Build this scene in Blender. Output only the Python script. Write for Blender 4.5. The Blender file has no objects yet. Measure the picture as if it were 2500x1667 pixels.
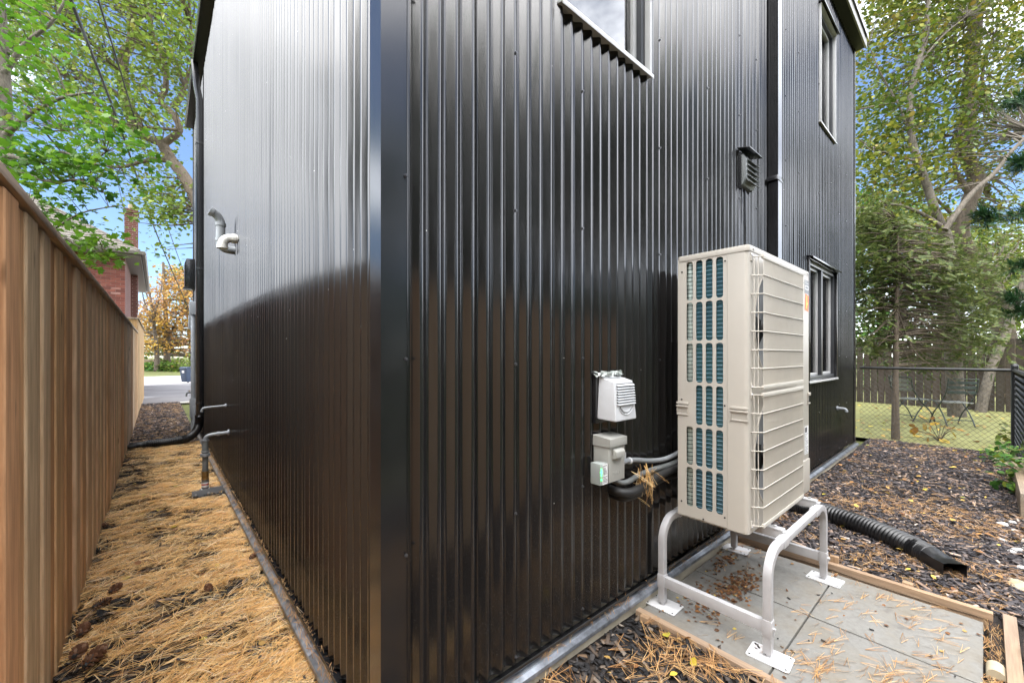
import bpy, bmesh, math, random
import numpy as np
from mathutils import Vector, Matrix

R = math.radians
rng = np.random.default_rng(7)
random.seed(7)
scene = bpy.context.scene
COL = scene.collection

# ------------------------------------------------------------------ camera
CAM = np.array([-.529, -1.212, 1.35])
cam_d = bpy.data.cameras.new('camera')
cam = bpy.data.objects.new('camera', cam_d)
COL.objects.link(cam)
cam.location = CAM
cam.rotation_euler = (R(90), 0, R(-40.91))
cam_d.sensor_width = 36
cam_d.lens = 36 * 1000 / 2500
cam_d.shift_y = .013
cam_d.clip_start = .02
cam_d.clip_end = 600
scene.camera = cam

# ------------------------------------------------------------------ sky, sun, exposure
SUN_EL, SUN_AZ = 77, 222        # azimuth measured from +Y towards +X
world = bpy.data.worlds.new('World')
scene.world = world
world.use_nodes = True
wn = world.node_tree.nodes
wl = world.node_tree.links
wn.clear()
w_out = wn.new('ShaderNodeOutputWorld')
w_bg = wn.new('ShaderNodeBackground')
w_sky = wn.new('ShaderNodeTexSky')
w_sky.sky_type = 'NISHITA'
w_sky.sun_disc = False
w_sky.sun_elevation = R(SUN_EL)
w_sky.sun_rotation = R(SUN_AZ)
w_sky.air_density = .8
w_sky.dust_density = .1
w_sky.ozone_density = 3.2
w_tc = wn.new('ShaderNodeTexCoord')
w_map = wn.new('ShaderNodeMapping')
w_map.inputs['Scale'].default_value = (1, 1, 1.7)
w_map.inputs['Rotation'].default_value = (0, 0, R(-6))
w_map.inputs['Location'].default_value = (6.2575, 2.5963, 1.6397)
w_noise = wn.new('ShaderNodeTexNoise')
w_noise.inputs['Scale'].default_value = .95
w_noise.inputs['Detail'].default_value = 7
w_noise.inputs['Roughness'].default_value = .58
w_ramp = wn.new('ShaderNodeValToRGB')
w_ramp.color_ramp.elements[0].position = .45
w_ramp.color_ramp.elements[1].position = .62
w_mul = wn.new('ShaderNodeMath'); w_mul.operation = 'MULTIPLY'; w_mul.inputs[1].default_value = .92
w_mix = wn.new('ShaderNodeMixRGB')
w_mix.inputs['Color2'].default_value = (35.0, 35.4, 36.2, 1)
wl.new(w_tc.outputs['Generated'], w_map.inputs['Vector'])
wl.new(w_map.outputs['Vector'], w_noise.inputs['Vector'])
wl.new(w_noise.outputs['Fac'], w_ramp.inputs['Fac'])
wl.new(w_ramp.outputs['Color'], w_mul.inputs[0])
wl.new(w_mul.outputs['Value'], w_mix.inputs['Fac'])
wl.new(w_sky.outputs['Color'], w_mix.inputs['Color1'])
wl.new(w_mix.outputs['Color'], w_bg.inputs['Color'])
wl.new(w_bg.outputs['Background'], w_out.inputs['Surface'])
w_bg.inputs['Strength'].default_value = .055

sun_d = bpy.data.lights.new('sun', 'SUN')
sun_d.energy = 1.5
sun_d.angle = R(95)
sun_d.color = (1, .955, .89)
sun = bpy.data.objects.new('sun', sun_d)
COL.objects.link(sun)
_sd = Vector((math.sin(R(SUN_AZ)) * math.cos(R(SUN_EL)), math.cos(R(SUN_AZ)) * math.cos(R(SUN_EL)), math.sin(R(SUN_EL))))
sun.rotation_euler = _sd.to_track_quat('Z', 'Y').to_euler()
sun.location = _sd * 60

scene.view_settings.view_transform = 'Standard'
scene.view_settings.look = 'None'
scene.view_settings.gamma = 1
scene.view_settings.use_curve_mapping = False
scene.view_settings.exposure = 2.4
scene.cycles.max_bounces = 8
scene.cycles.transparent_max_bounces = 16
scene.cycles.caustics_reflective = False
scene.cycles.caustics_refractive = False

# ------------------------------------------------------------------ helpers
CR = np.array([.7557, -.6549, 0]); CF = np.array([.6549, .7557, 0]); CZ = np.array([0, 0, 1.])
def far(u, v, depth):
    """a point of the place given by its bearing and distance from the survey point"""
    return CAM + depth * ((u - 1250) / 1000 * CR + CF + (866 - v) / 1000 * CZ)

def tag(o, label=None, cat=None, group=None, kind=None):
    if label: o['label'] = label
    if cat: o['category'] = cat
    if group: o['group'] = group
    if kind: o['kind'] = kind
    return o

def empty(name, loc=(0, 0, 0), label=None, cat=None, group=None, rz=0):
    o = bpy.data.objects.new(name, None)
    o.empty_display_size = .1
    COL.objects.link(o)
    o.location = loc
    o.rotation_euler = (0, 0, rz)
    return tag(o, label, cat, group)

def link_mesh(name, me, mat=None, parent=None, loc=None):
    o = bpy.data.objects.new(name, me)
    COL.objects.link(o)
    if mat is not None and not me.materials:
        me.materials.append(mat)
    if parent is not None:
        o.parent = parent
    if loc is not None:
        o.location = loc
    return o

class MB:
    def __init__(s):
        s.v = []; s.f = []
    def add(s, vs, fs):
        b = len(s.v)
        s.v.extend([tuple(map(float, p)) for p in vs])
        s.f.extend([tuple(i + b for i in f) for f in fs])
        return s
    def box(s, lo, hi):
        x0, y0, z0 = lo; x1, y1, z1 = hi
        return s.add([(x0, y0, z0), (x1, y0, z0), (x1, y1, z0), (x0, y1, z0), (x0, y0, z1), (x1, y0, z1), (x1, y1, z1), (x0, y1, z1)],
                     [(0, 3, 2, 1), (4, 5, 6, 7), (0, 1, 5, 4), (1, 2, 6, 5), (2, 3, 7, 6), (3, 0, 4, 7)])
    def prism(s, poly, axis, a, b):
        """polygon in the two other axes (cyclic order), swept from a to b along axis"""
        def put(p, t):
            if axis == 'x': return (t, p[0], p[1])
            if axis == 'y': return (p[0], t, p[1])
            return (p[0], p[1], t)
        n = len(poly)
        vs = [put(p, a) for p in poly] + [put(p, b) for p in poly]
        fs = [(i, (i + 1) % n, (i + 1) % n + n, i + n) for i in range(n)]
        fs += [tuple(range(n - 1, -1, -1)), tuple(range(n, 2 * n))]
        return s.add(vs, fs)
    def tube(s, pts, rad, n=10, caps=True, square=False, up=None):
        P = [Vector(p) for p in pts]
        if not hasattr(rad, '__len__'): rad = [rad] * len(P)
        m = len(P)
        vs = []; ref = None
        for i in range(m):
            t = (P[min(i + 1, m - 1)] - P[max(i - 1, 0)])
            if t.length < 1e-9: t = Vector((0, 0, 1))
            t.normalize()
            if ref is None:
                ref = Vector(up) if up is not None else (Vector((0, 0, 1)) if abs(t.z) < .9 else Vector((1, 0, 0)))
            a = ref - t * ref.dot(t)
            if a.length < 1e-6: a = t.orthogonal()
            a.normalize(); ref = a
            b = t.cross(a)
            for k in range(n):
                an = 2 * math.pi * (k + (.5 if square else 0)) / n
                q = rad[i] * (math.sqrt(2) if square else 1)
                vs.append(P[i] + a * math.cos(an) * q + b * math.sin(an) * q)
        fs = []
        for i in range(m - 1):
            for k in range(n):
                k2 = (k + 1) % n
                fs.append((i * n + k, i * n + k2, (i + 1) * n + k2, (i + 1) * n + k))
        if caps:
            fs.append(tuple(range(n - 1, -1, -1)))
            fs.append(tuple((m - 1) * n + k for k in range(n)))
        return s.add(vs, fs)
    def ring(s, c, axis, r_out, r_in, h, n=20):
        """hollow collar of height h centred on c"""
        ax = Vector(axis).normalized(); a = ax.orthogonal().normalized(); b = ax.cross(a); c = Vector(c)
        vs = []
        for (r, t) in ((r_out, -.5), (r_out, .5), (r_in, .5), (r_in, -.5)):
            for k in range(n):
                an = 2 * math.pi * k / n
                vs.append(c + ax * (t * h) + (a * math.cos(an) + b * math.sin(an)) * r)
        fs = []
        for j in range(4):
            for k in range(n):
                fs.append((j * n + k, j * n + (k + 1) % n, ((j + 1) % 4) * n + (k + 1) % n, ((j + 1) % 4) * n + k))
        return s.add(vs, fs)
    def mesh(s, name, smooth=None, bevel=0, seg=2):
        me = bpy.data.meshes.new(name)
        me.from_pydata(s.v, [], s.f)
        bm = bmesh.new(); bm.from_mesh(me)
        bmesh.ops.recalc_face_normals(bm, faces=bm.faces)
        if bevel:
            es = [e for e in bm.edges if len(e.link_faces) == 2 and e.calc_face_angle(0) > R(28)]
            bmesh.ops.bevel(bm, geom=es, offset=bevel, segments=seg, affect='EDGES', profile=.6, clamp_overlap=True)
        bm.to_mesh(me); bm.free()
        if smooth or bevel:
            me.polygons.foreach_set('use_smooth', [True] * len(me.polygons))
            me.set_sharp_from_angle(angle=R(smooth or 24))
        me.update()
        return me
    def build(s, name, mat, parent=None, smooth=None, bevel=0, seg=2, loc=None):
        return link_mesh(name, s.mesh(name, smooth, bevel, seg), mat, parent, loc)

def tri_mesh(name, V, T, smooth=False):
    """fast mesh from arrays: V (n,3), T (m,3)"""
    me = bpy.data.meshes.new(name)
    V = np.asarray(V, np.float32); T = np.asarray(T, np.int32)
    me.vertices.add(len(V)); me.vertices.foreach_set('co', V.ravel())
    me.loops.add(T.size); me.loops.foreach_set('vertex_index', T.ravel())
    me.polygons.add(len(T))
    me.polygons.foreach_set('loop_start', np.arange(0, T.size, 3, dtype=np.int32))
    me.polygons.foreach_set('loop_total', np.full(len(T), 3, np.int32))
    if smooth: me.polygons.foreach_set('use_smooth', np.ones(len(T), bool))
    me.update(calc_edges=True)
    return me

def rot_from(ax, an):
    """stack of rotation matrices about unit axes"""
    ax = ax / np.maximum(np.linalg.norm(ax, axis=1, keepdims=True), 1e-9)
    c = np.cos(an); s = np.sin(an); C = 1 - c
    x, y, z = ax.T
    return np.stack([np.stack([c + x * x * C, x * y * C - z * s, x * z * C + y * s], -1),
                     np.stack([y * x * C + z * s, c + y * y * C, y * z * C - x * s], -1),
                     np.stack([z * x * C - y * s, z * y * C + x * s, c + z * z * C], -1)], 1)

def scatter(tv, tt, pos, rot, scl):
    tv = np.asarray(tv, float); tt = np.asarray(tt)
    n = len(pos); scl = np.asarray(scl, float)
    if scl.ndim == 1: scl = scl[:, None]
    L = tv[None] * scl[:, None, :]
    W = np.einsum('nij,nkj->nki', rot, L) + pos[:, None, :]
    T = tt[None] + (np.arange(n) * len(tv))[:, None, None]
    return W.reshape(-1, 3), T.reshape(-1, 3)

def noise2(x, y, seed=0, freq=1.0):
    """cheap smooth value noise in 0..1"""
    r = np.random.default_rng(seed); g = r.random((64, 64))
    x = np.asarray(x) * freq + 31.7; y = np.asarray(y) * freq + 17.3
    i = np.floor(x).astype(int); j = np.floor(y).astype(int)
    a = x - i; b = y - j
    a = a * a * (3 - 2 * a); b = b * b * (3 - 2 * b)
    G = lambda p, q: g[p % 64, q % 64]
    return (G(i, j) * (1 - a) + G(i + 1, j) * a) * (1 - b) + (G(i, j + 1) * (1 - a) + G(i + 1, j + 1) * a) * b

# ------------------------------------------------------------------ materials
class NT:
    def __init__(s, name):
        s.m = bpy.data.materials.new(name); s.m.use_nodes = True
        s.n = s.m.node_tree.nodes; s.l = s.m.node_tree.links
        s.b = s.n['Principled BSDF']; s.out = s.n['Material Output']
    def node(s, t, **kw):
        o = s.n.new(t)
        for k, v in kw.items():
            if k in o.inputs: o.inputs[k].default_value = v
            else: setattr(o, k, v)
        return o
    def link(s, a, b): s.l.new(a, b)
    def ramp(s, fac, stops, interp='LINEAR'):
        r = s.node('ShaderNodeValToRGB'); e = r.color_ramp.elements
        r.color_ramp.interpolation = interp
        while len(e) < len(stops): e.new(.5)
        for i, (p, c) in enumerate(stops):
            e[i].position = p; e[i].color = (*c, 1)
        s.link(fac, r.inputs['Fac'])
        return r.outputs['Color']
    def noise(s, scale, detail=4, rough=.55, vec=None, stretch=None):
        t = s.node('ShaderNodeTexNoise', Scale=scale, Detail=detail, Roughness=rough)
        if vec is None:
            vec = s.node('ShaderNodeTexCoord').outputs['Object']
        if stretch:
            mp = s.node('ShaderNodeMapping', Scale=stretch); s.link(vec, mp.inputs['Vector']); vec = mp.outputs['Vector']
        s.link(vec, t.inputs['Vector'])
        return t.outputs['Fac']
    def mix(s, fac, a, b, mode='MIX'):
        m = s.node('ShaderNodeMixRGB', blend_type=mode)
        for sock, val in (('Fac', fac), ('Color1', a), ('Color2', b)):
            if hasattr(val, 'is_linked') or hasattr(val, 'links'): s.link(val, m.inputs[sock])
            elif isinstance(val, (int, float)): m.inputs[sock].default_value = val
            else: m.inputs[sock].default_value = (*val, 1)
        return m.outputs['Color']
    def bump(s, h, strength=.3, dist=.01):
        b = s.node('ShaderNodeBump', Strength=strength, Distance=dist)
        s.link(h, b.inputs['Height']); s.link(b.outputs['Normal'], s.b.inputs['Normal'])
        return b
    def set(s, **kw):
        for k, v in kw.items():
            k = k.replace('_', ' ')
            if isinstance(v, tuple) and len(v) == 3: v = (*v, 1)
            s.b.inputs[k].default_value = v
        return s
    def col(s, sock): s.link(sock, s.b.inputs['Base Color'])

M = {}
def plain(name, col, rough=.5, metal=0., var=.12, scale=9, bump=.0, spec=.5):
    t = NT(name); t.set(Roughness=rough, Metallic=metal); t.b.inputs['Specular IOR Level'].default_value = spec
    f = t.noise(scale, 5, .6)
    lo = tuple(max(0, c * (1 - var)) for c in col); hi = tuple(min(1, c * (1 + var)) for c in col)
    t.col(t.ramp(f, [(.3, lo), (.7, hi)]))
    if bump: t.bump(t.noise(scale * 14, 4), bump, .003)
    M[name] = t.m
    return t

def black_metal():
    t = NT('black_metal')
    tc = t.node('ShaderNodeTexCoord').outputs['Object']
    dust = t.noise(1.3, 6, .65, tc, (1, 1, .35))
    speck = t.noise(420, 1, .5, tc)
    sp = t.ramp(speck, [(.70, (0, 0, 0)), (.76, (1, 1, 1))])
    sep = t.node('ShaderNodeSeparateXYZ'); t.link(tc, sep.inputs[0])
    mr = t.node('ShaderNodeMapRange', **{'From Min': .1, 'From Max': 1.3, 'To Min': .55, 'To Max': 0.}); t.link(sep.outputs['Z'], mr.inputs['Value'])
    spm = t.mix(1.0, sp, mr.outputs['Result'], 'MULTIPLY')
    base = t.ramp(dust, [(.35, (.009, .009, .0095)), (.75, (.016, .015, .0145))])
    vo = t.node('ShaderNodeTexVoronoi', Scale=13); t.link(tc, vo.inputs['Vector'])
    dots = t.ramp(vo.outputs['Distance'], [(.020, (1, 1, 1)), (.034, (0, 0, 0))])
    sep2 = t.node('ShaderNodeSeparateColor'); t.link(vo.outputs['Color'], sep2.inputs[0])
    dm = t.mix(1.0, dots, t.ramp(sep2.outputs[0], [(.80, (0, 0, 0)), (.82, (1, 1, 1))]), 'MULTIPLY')
    t.col(t.mix(dm, t.mix(spm, base, (.33, .30, .26)), (.55, .54, .50)))
    t.link(t.ramp(dust, [(.3, (.12, .12, .12)), (.75, (.21, .21, .21))]), t.b.inputs['Roughness'])
    t.b.inputs['IOR'].default_value = 1.70
    b = t.bump(t.noise(1.0, 2, .45, tc, (11, 11, .75)), .8, .006)
    M['black_metal'] = t.m
black_metal()
plain('black_trim', (.011, .011, .012), .19, var=.3, spec=.5); M['black_trim'].node_tree.nodes['Principled BSDF'].inputs['IOR'].default_value = 1.76
plain('soffit_black', (.012, .012, .012), .5, var=.4, scale=60)
plain('fascia_grey', (.30, .28, .26), .4, var=.1)
plain('foundation', (.40, .36, .28), .9, var=.25, scale=6, bump=.6)
plain('flashing_metal', (.22, .24, .275), .32, metal=.55, var=.6, scale=14)
plain('window_frame', (.028, .030, .034), .35, var=.2)
plain('window_trim', (.42, .42, .42), .35, var=.08)
plain('blind_white', (.72, .71, .68), .8, var=.05)
plain('pvc_grey', (.22, .235, .25), .45, var=.12)
plain('pvc_white', (.62, .61, .57), .45, var=.07)
plain('pipe_dark', (.13, .14, .14), .5, var=.25, scale=20)
plain('brass', (.30, .19, .07), .4, metal=.6, var=.3, scale=30)
plain('white_plastic', (.55, .565, .585), .42, var=.05)
plain('box_grey', (.335, .335, .31), .5, var=.08)
plain('screw_dark', (.07, .07, .075), .35, metal=.5)
plain('galvanised', (.50, .50, .51), .38, metal=.25, var=.1, scale=18)
plain('stand_grey', (.43, .425, .435), .45, var=.07, scale=16)
plain('foot_white', (.62, .62, .63), .5, var=.06)
plain('unit_beige', (.425, .395, .348), .42, var=.035, scale=4)
plain('unit_grille', (.47, .44, .385), .45, var=.04)
plain('unit_dark', (.010, .010, .010), .6)
plain('coil_pale', (.30, .36, .33), .4, metal=.3, var=.3, scale=30)
plain('coil_wire', (.16, .27, .33), .35, var=.15)
plain('hose_black', (.010, .010, .011), .28, var=.5, scale=12)
plain('insulation_black', (.014, .014, .014), .55, var=.3)
plain('sticker_grey', (.19, .20, .21), .5, var=.05)
plain('sticker_white', (.72, .72, .72), .5, var=.04)
plain('sticker_orange', (.75, .16, .02), .5, var=.15, scale=20)
plain('sticker_yellow', (.85, .55, .04), .5, var=.1)
plain('print_black', (.03, .03, .03), .6)
plain('print_red', (.5, .05, .04), .6)
def slab_m():
    t = NT('concrete_slab'); t.set(Roughness=.9)
    geo = t.node('ShaderNodeNewGeometry').outputs['Position']
    fine = t.noise(38, 6, .7, geo); blot = t.noise(3.1, 6, .68, geo); spot = t.noise(11, 3, .6, geo)
    c = t.ramp(fine, [(.3, (0.155, 0.151, 0.139)), (.55, (0.185, 0.181, 0.168)), (.75, (0.210, 0.206, 0.193))])
    c = t.mix(t.ramp(blot, [(.46, (0, 0, 0)), (.68, (.65, .65, .65))]), c, (0.168, 0.141, 0.099))
    c = t.mix(t.ramp(spot, [(.60, (0, 0, 0)), (.72, (.42, .42, .42))]), c, (0.092, 0.084, 0.076))
    t.col(c); t.bump(fine, .35, .003); M['concrete_slab'] = t.m
slab_m()
plain('stone_pale', (.50, .49, .47), .85, var=.25, scale=9, bump=.4)
plain('stone_tan', (.42, .36, .25), .9, var=.25, scale=5, bump=.4)
plain('asphalt', (.15, .148, .155), .9, var=.25, scale=.8, bump=.4)
plain('street', (.36, .34, .33), .9, var=.12, scale=.6)
plain('kerb_stone', (.42, .41, .39), .9, var=.15)
plain('lawn_base', (.175, .175, .058), .95, var=.22, scale=3)
plain('bin_blue', (.022, .042, .085), .5, var=.15)
plain('chain_black', (.012, .013, .014), .45, var=.3)
plain('chair_metal', (.03, .045, .04), .5, var=.3)
plain('chair_slat', (.20, .21, .19), .7, var=.2)
plain('wire_black', (.012, .012, .012), .6)
plain('mortar', (.22, .17, .15), .95, var=.15)
plain('roof_shingle', (.115, .102, .088), .95, var=.35, scale=14)
plain('eave_taupe', (.15, .135, .115), .6, var=.1)
plain('house_cream', (.62, .58, .52), .8, var=.06)
plain('house_pink', (.55, .36, .30), .85, var=.1)
plain('glass_dark', (.03, .035, .04), .08, var=.2)
plain('red_cloth', (.50, .06, .03), .8, var=.3)


def glass():
    t = NT('window_glass')
    gl = t.node('ShaderNodeBsdfGlossy', Roughness=.015); tr = t.node('ShaderNodeBsdfTransparent')
    fr = t.node('ShaderNodeFresnel', IOR=3.0)
    mx = t.node('ShaderNodeMixShader'); t.link(fr.outputs[0], mx.inputs[0]); t.link(tr.outputs[0], mx.inputs[1]); t.link(gl.outputs[0], mx.inputs[2])
    t.link(mx.outputs[0], t.out.inputs['Surface'])
    wob = t.node('ShaderNodeBump', Strength=.05, Distance=.02); t.link(t.noise(1.5, 2), wob.inputs['Height']); t.link(wob.outputs[0], gl.inputs['Normal'])
    M['window_glass'] = t.m
glass()

def clear_plastic():
    t = NT('clear_plastic'); t.set(Roughness=.15, Base_Color=(.75, .82, .78)); t.b.inputs['Transmission Weight'].default_value = .6
    M['clear_plastic'] = t.m
clear_plastic()
def led():
    t = NT('green_led'); t.set(Base_Color=(.02, .4, .06)); t.b.inputs['Emission Color'].default_value = (.03, 1, .10, 1); t.b.inputs['Emission Strength'].default_value = 3
    M['green_led'] = t.m
led()

def coil():
    t = NT('coil_blue'); t.set(Roughness=.35)
    tc = t.node('ShaderNodeTexCoord').outputs['Object']
    t.col(t.ramp(t.noise(5, 4, .6, tc), [(.3, (.012, .055, .085)), (.55, (.022, .085, .105)), (.75, (.03, .10, .10))]))
    w = t.node('ShaderNodeTexWave', wave_type='BANDS', bands_direction='Z', Scale=90); t.link(tc, w.inputs['Vector'])
    t.bump(w.outputs['Fac'], .5, .004)
    M['coil_blue'] = t.m
coil()

def wood(name, base=None, dark=.55, grey=0., rough=.8):
    """plank wood: colour from the object's own colour, grain along local Z"""
    t = NT(name); t.set(Roughness=rough); t.b.inputs['Specular IOR Level'].default_value = .25
    tc = t.node('ShaderNodeTexCoord').outputs['Object']
    oi = t.node('ShaderNodeObjectInfo')
    cmb = t.node('ShaderNodeVectorMath', operation='MULTIPLY_ADD'); t.link(oi.outputs['Location'], cmb.inputs[0]); cmb.inputs[1].default_value = (3.7, 5.3, 1.9); t.link(tc, cmb.inputs[2])
    v = cmb.outputs[0]
    wob = t.noise(2.0, 3, .5, v, (1, 1, .4))
    g1 = t.noise(26, 6, .65, v, (3.2, 3.2, .16))
    g2 = t.noise(7, 4, .6, v, (2.5, 2.5, .35))
    kn = t.node('ShaderNodeTexVoronoi', Scale=2.9); mp = t.node('ShaderNodeMapping', Scale=(3.4, 3.4, 1.0)); t.link(v, mp.inputs['Vector']); t.link(mp.outputs[0], kn.inputs['Vector'])
    knot = t.ramp(kn.outputs['Distance'], [(.0, (.22, .20, .18)), (.06, (.45, .43, .40)), (.13, (1, 1, 1))])
    c = oi.outputs['Color'] if base is None else t.ramp(g2, [(0, base), (1, base)])
    shade = t.ramp(g1, [(.25, (dark, dark * .94, dark * .88)), (.5, (.95, .94, .93)), (.75, (1.1, 1.09, 1.07))])
    c = t.mix(1, c, shade, 'MULTIPLY')
    c = t.mix(1, c, t.ramp(g2, [(.3, (.72, .68, .64)), (.65, (1.12, 1.12, 1.12))]), 'MULTIPLY')
    c = t.mix(.8, c, knot, 'MULTIPLY')
    if grey: c = t.mix(t.ramp(wob, [(.35, (0, 0, 0)), (.7, (grey, grey, grey))]), c, (.26, .25, .24))
    t.col(c)
    t.bump(g1, .45, .004)
    M[name] = t.m
wood('cedar', dark=.70)
wood('weathered_cap', (.60, .47, .36), .5, .45)
wood('timber', (.36, .245, .15), .66, .35)
wood('old_timber', (.30, .23, .155), .55, .4)

def brick_m():
    t = NT('brick_red'); t.set(Roughness=.9)
    oi = t.node('ShaderNodeObjectInfo')
    n = t.noise(16, 4)
    c = t.ramp(oi.outputs['Random'], [(0, (.095, .026, .018)), (.4, (.135, .036, .024)), (.8, (.17, .052, .034)), (.95, (.19, .07, .05)), (1, (.40, .34, .31))])
    t.col(t.mix(.6, c, t.ramp(n, [(.3, (.7, .7, .7)), (.7, (1.1, 1.1, 1.1))]), 'MULTIPLY')); t.bump(n, .3, .004)
    M['brick_red'] = t.m
    t = NT('brick_wall'); t.set(Roughness=.92)
    tc = t.node('ShaderNodeTexCoord').outputs['Object']
    sp = t.node('ShaderNodeSeparateXYZ'); t.link(tc, sp.inputs[0])
    ad = t.node('ShaderNodeMath', operation='ADD'); t.link(sp.outputs['X'], ad.inputs[0]); t.link(sp.outputs['Y'], ad.inputs[1])
    cb = t.node('ShaderNodeCombineXYZ'); t.link(ad.outputs[0], cb.inputs['X']); t.link(sp.outputs['Z'], cb.inputs['Y'])
    b = t.node('ShaderNodeTexBrick', Scale=1.0, Color1=(.10, .03, .02, 1), Color2=(.15, .048, .033, 1), Mortar=(.20, .15, .13, 1))
    b.inputs['Mortar Size'].default_value = .009; b.inputs['Brick Width'].default_value = .22; b.inputs['Row Height'].default_value = .075
    t.link(cb.outputs[0], b.inputs['Vector']); t.col(b.outputs['Color'])
    t.bump(b.outputs['Fac'], -.4, .008)
    M['brick_wall'] = t.m
brick_m()

def per_island(name, stops, rough=.8, trans=0., spec=.3, big=None):
    t = NT(name); t.set(Roughness=rough); t.b.inputs['Specular IOR Level'].default_value = spec
    ge = t.node('ShaderNodeNewGeometry')
    c = t.ramp(ge.outputs['Random Per Island'], stops)
    if big:
        tc = t.node('ShaderNodeTexCoord').outputs['Object']
        c = t.mix(t.ramp(t.noise(big[0], 3, .5, tc), [(.38, (0, 0, 0)), (.64, (1, 1, 1))]), c, t.mix(.75, c, big[1]))
    t.col(c)
    if trans:
        tl = t.node('ShaderNodeBsdfTranslucent'); t.link(c, tl.inputs['Color'])
        mx = t.node('ShaderNodeMixShader', Fac=trans); t.link(t.b.outputs[0], mx.inputs[1]); t.link(tl.outputs[0], mx.inputs[2])
        t.link(mx.outputs[0], t.out.inputs['Surface'])
    M[name] = t.m
per_island('needle_gold', [(0, (.34, .17, .08)), (.14, (.64, .35, .12)), (.42, (.84, .53, .20)), (.75, (.90, .66, .32)), (.93, (.92, .78, .54)), (1, (.62, .42, .33))], .55, .25)
per_island('needle_brown', [(0, (.20, .10, .045)), (.35, (.42, .22, .085)), (.75, (.60, .36, .15)), (.93, (.66, .45, .22)), (1, (.72, .56, .36))], .6, .2)
per_island('needle_green', [(0, (.012, .05, .018)), (.6, (.03, .085, .03)), (1, (.05, .10, .035))], .45, .15)
per_island('chip_black', [(0, (.010, .010, .011)), (.45, (.022, .021, .022)), (.72, (.045, .042, .042)), (.86, (.075, .06, .05)), (.95, (.14, .09, .055)), (1, (.20, .17, .14))], .75)
per_island('chip_grey', [(0, (0.022, 0.020, 0.023)), (.45, (0.050, 0.045, 0.049)), (.74, (0.096, 0.083, 0.083)), (.88, (0.171, 0.128, 0.109)), (.96, (0.310, 0.210, 0.152)), (1, (0.527, 0.435, 0.362))], .75)
per_island('litter_leaf', [(0, (.20, .08, .03)), (.35, (.36, .19, .07)), (.65, (.55, .38, .10)), (.85, (.62, .48, .06)), (1, (.25, .30, .05))], .6, .15)
per_island('litter_brown', [(0, (.07, .035, .018)), (.45, (.14, .06, .025)), (.85, (.24, .11, .04)), (.95, (.34, .20, .08)), (1, (.55, .45, .08))], .7, .05)
per_island('cone_scale', [(0, (0.096, 0.041, 0.020)), (.5, (0.180, 0.083, 0.043)), (.85, (0.264, 0.149, 0.090)), (1, (0.312, 0.198, 0.135))], .75)
per_island('leaf_bright', [(0, (0.018, 0.067, 0.007)), (.35, (0.039, 0.121, 0.011)), (.7, (0.071, 0.188, 0.017)), (.92, (0.130, 0.255, 0.025)), (1, (0.225, 0.255, 0.039))], .45, .42, big=(.5, (0.094, 0.188, 0.011)))
per_island('leaf_mid', [(0, (0.050, 0.104, 0.013)), (.4, (0.094, 0.177, 0.023)), (.75, (0.151, 0.244, 0.030)), (.93, (0.230, 0.281, 0.041)), (1, (0.259, 0.192, 0.041))], .5, .4, big=(.35, (0.144, 0.184, 0.030)))
per_island('leaf_olive', [(0, (0.049, 0.070, 0.013)), (.35, (0.098, 0.126, 0.019)), (.62, (0.177, 0.193, 0.026)), (.82, (0.249, 0.244, 0.035)), (.93, (0.236, 0.148, 0.035)), (1, (0.341, 0.326, 0.035))], .55, .32, big=(.5, (0.059, 0.111, 0.014)))
per_island('leaf_rust', [(0, (0.145, 0.068, 0.044)), (.45, (0.231, 0.116, 0.068)), (.72, (0.318, 0.170, 0.082)), (.88, (0.433, 0.258, 0.054)), (1, (0.491, 0.340, 0.041))], .6, .35, big=(.45, (0.433, 0.272, 0.041)))
per_island('leaf_hemlock', [(0, (0.036, 0.056, 0.017)), (.5, (0.080, 0.116, 0.032)), (.85, (0.152, 0.184, 0.049)), (1, (0.216, 0.200, 0.070))], .6, .35)
per_island('leaf_shrub', [(0, (.03, .09, .02)), (.5, (.07, .18, .03)), (.85, (.16, .30, .04)), (1, (.30, .33, .05))], .55, .3)
per_island('grass_blade', [(0, (.16, .20, .05)), (.5, (.27, .32, .08)), (.85, (.36, .38, .11)), (1, (.45, .40, .13))], .7, .3)

def bark(name, a, b, c, scale=6):
    t = NT(name); t.set(Roughness=.9); t.b.inputs['Specular IOR Level'].default_value = .2
    tc = t.node('ShaderNodeTexCoord').outputs['Object']
    n1 = t.noise(scale, 6, .65, tc, (1, 1, .45)); n2 = t.noise(scale * 5, 4, .6, tc, (1, 1, .3))
    t.col(t.mix(.5, t.ramp(n1, [(.3, a), (.52, b), (.72, c)]), t.ramp(n2, [(.3, a), (.7, c)]))); t.bump(n2, .7, .02)
    M[name] = t.m
bark('bark_pale', (.055, .047, .038), (.125, .105, .084), (.20, .178, .15))
bark('bark_dark', (.035, .030, .025), (.085, .068, .052), (.15, .12, .09))
bark('bark_brown', (.05, .04, .03), (.105, .082, .06), (.17, .135, .10))

def ground_m(name, a, b, c, scale):
    t = NT(name); t.set(Roughness=.95); t.b.inputs['Specular IOR Level'].default_value = .2
    tc = t.node('ShaderNodeTexCoord').outputs['Object']
    n1 = t.noise(scale, 8, .7, tc); n2 = t.noise(scale * 9, 5, .7, tc, (1, 2.5, 1))
    t.col(t.mix(.55, t.ramp(n1, [(.3, a), (.5, b), (.72, c)]), t.ramp(n2, [(.35, a), (.55, b), (.75, c)]))); t.bump(n2, .9, .015)
    M[name] = t.m
ground_m('mulch_soil', (.012, .011, .011), (.032, .027, .025), (.085, .062, .045), 4)
ground_m('far_ground', (.05, .06, .02), (.09, .10, .035), (.15, .14, .06), 1.5)

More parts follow.
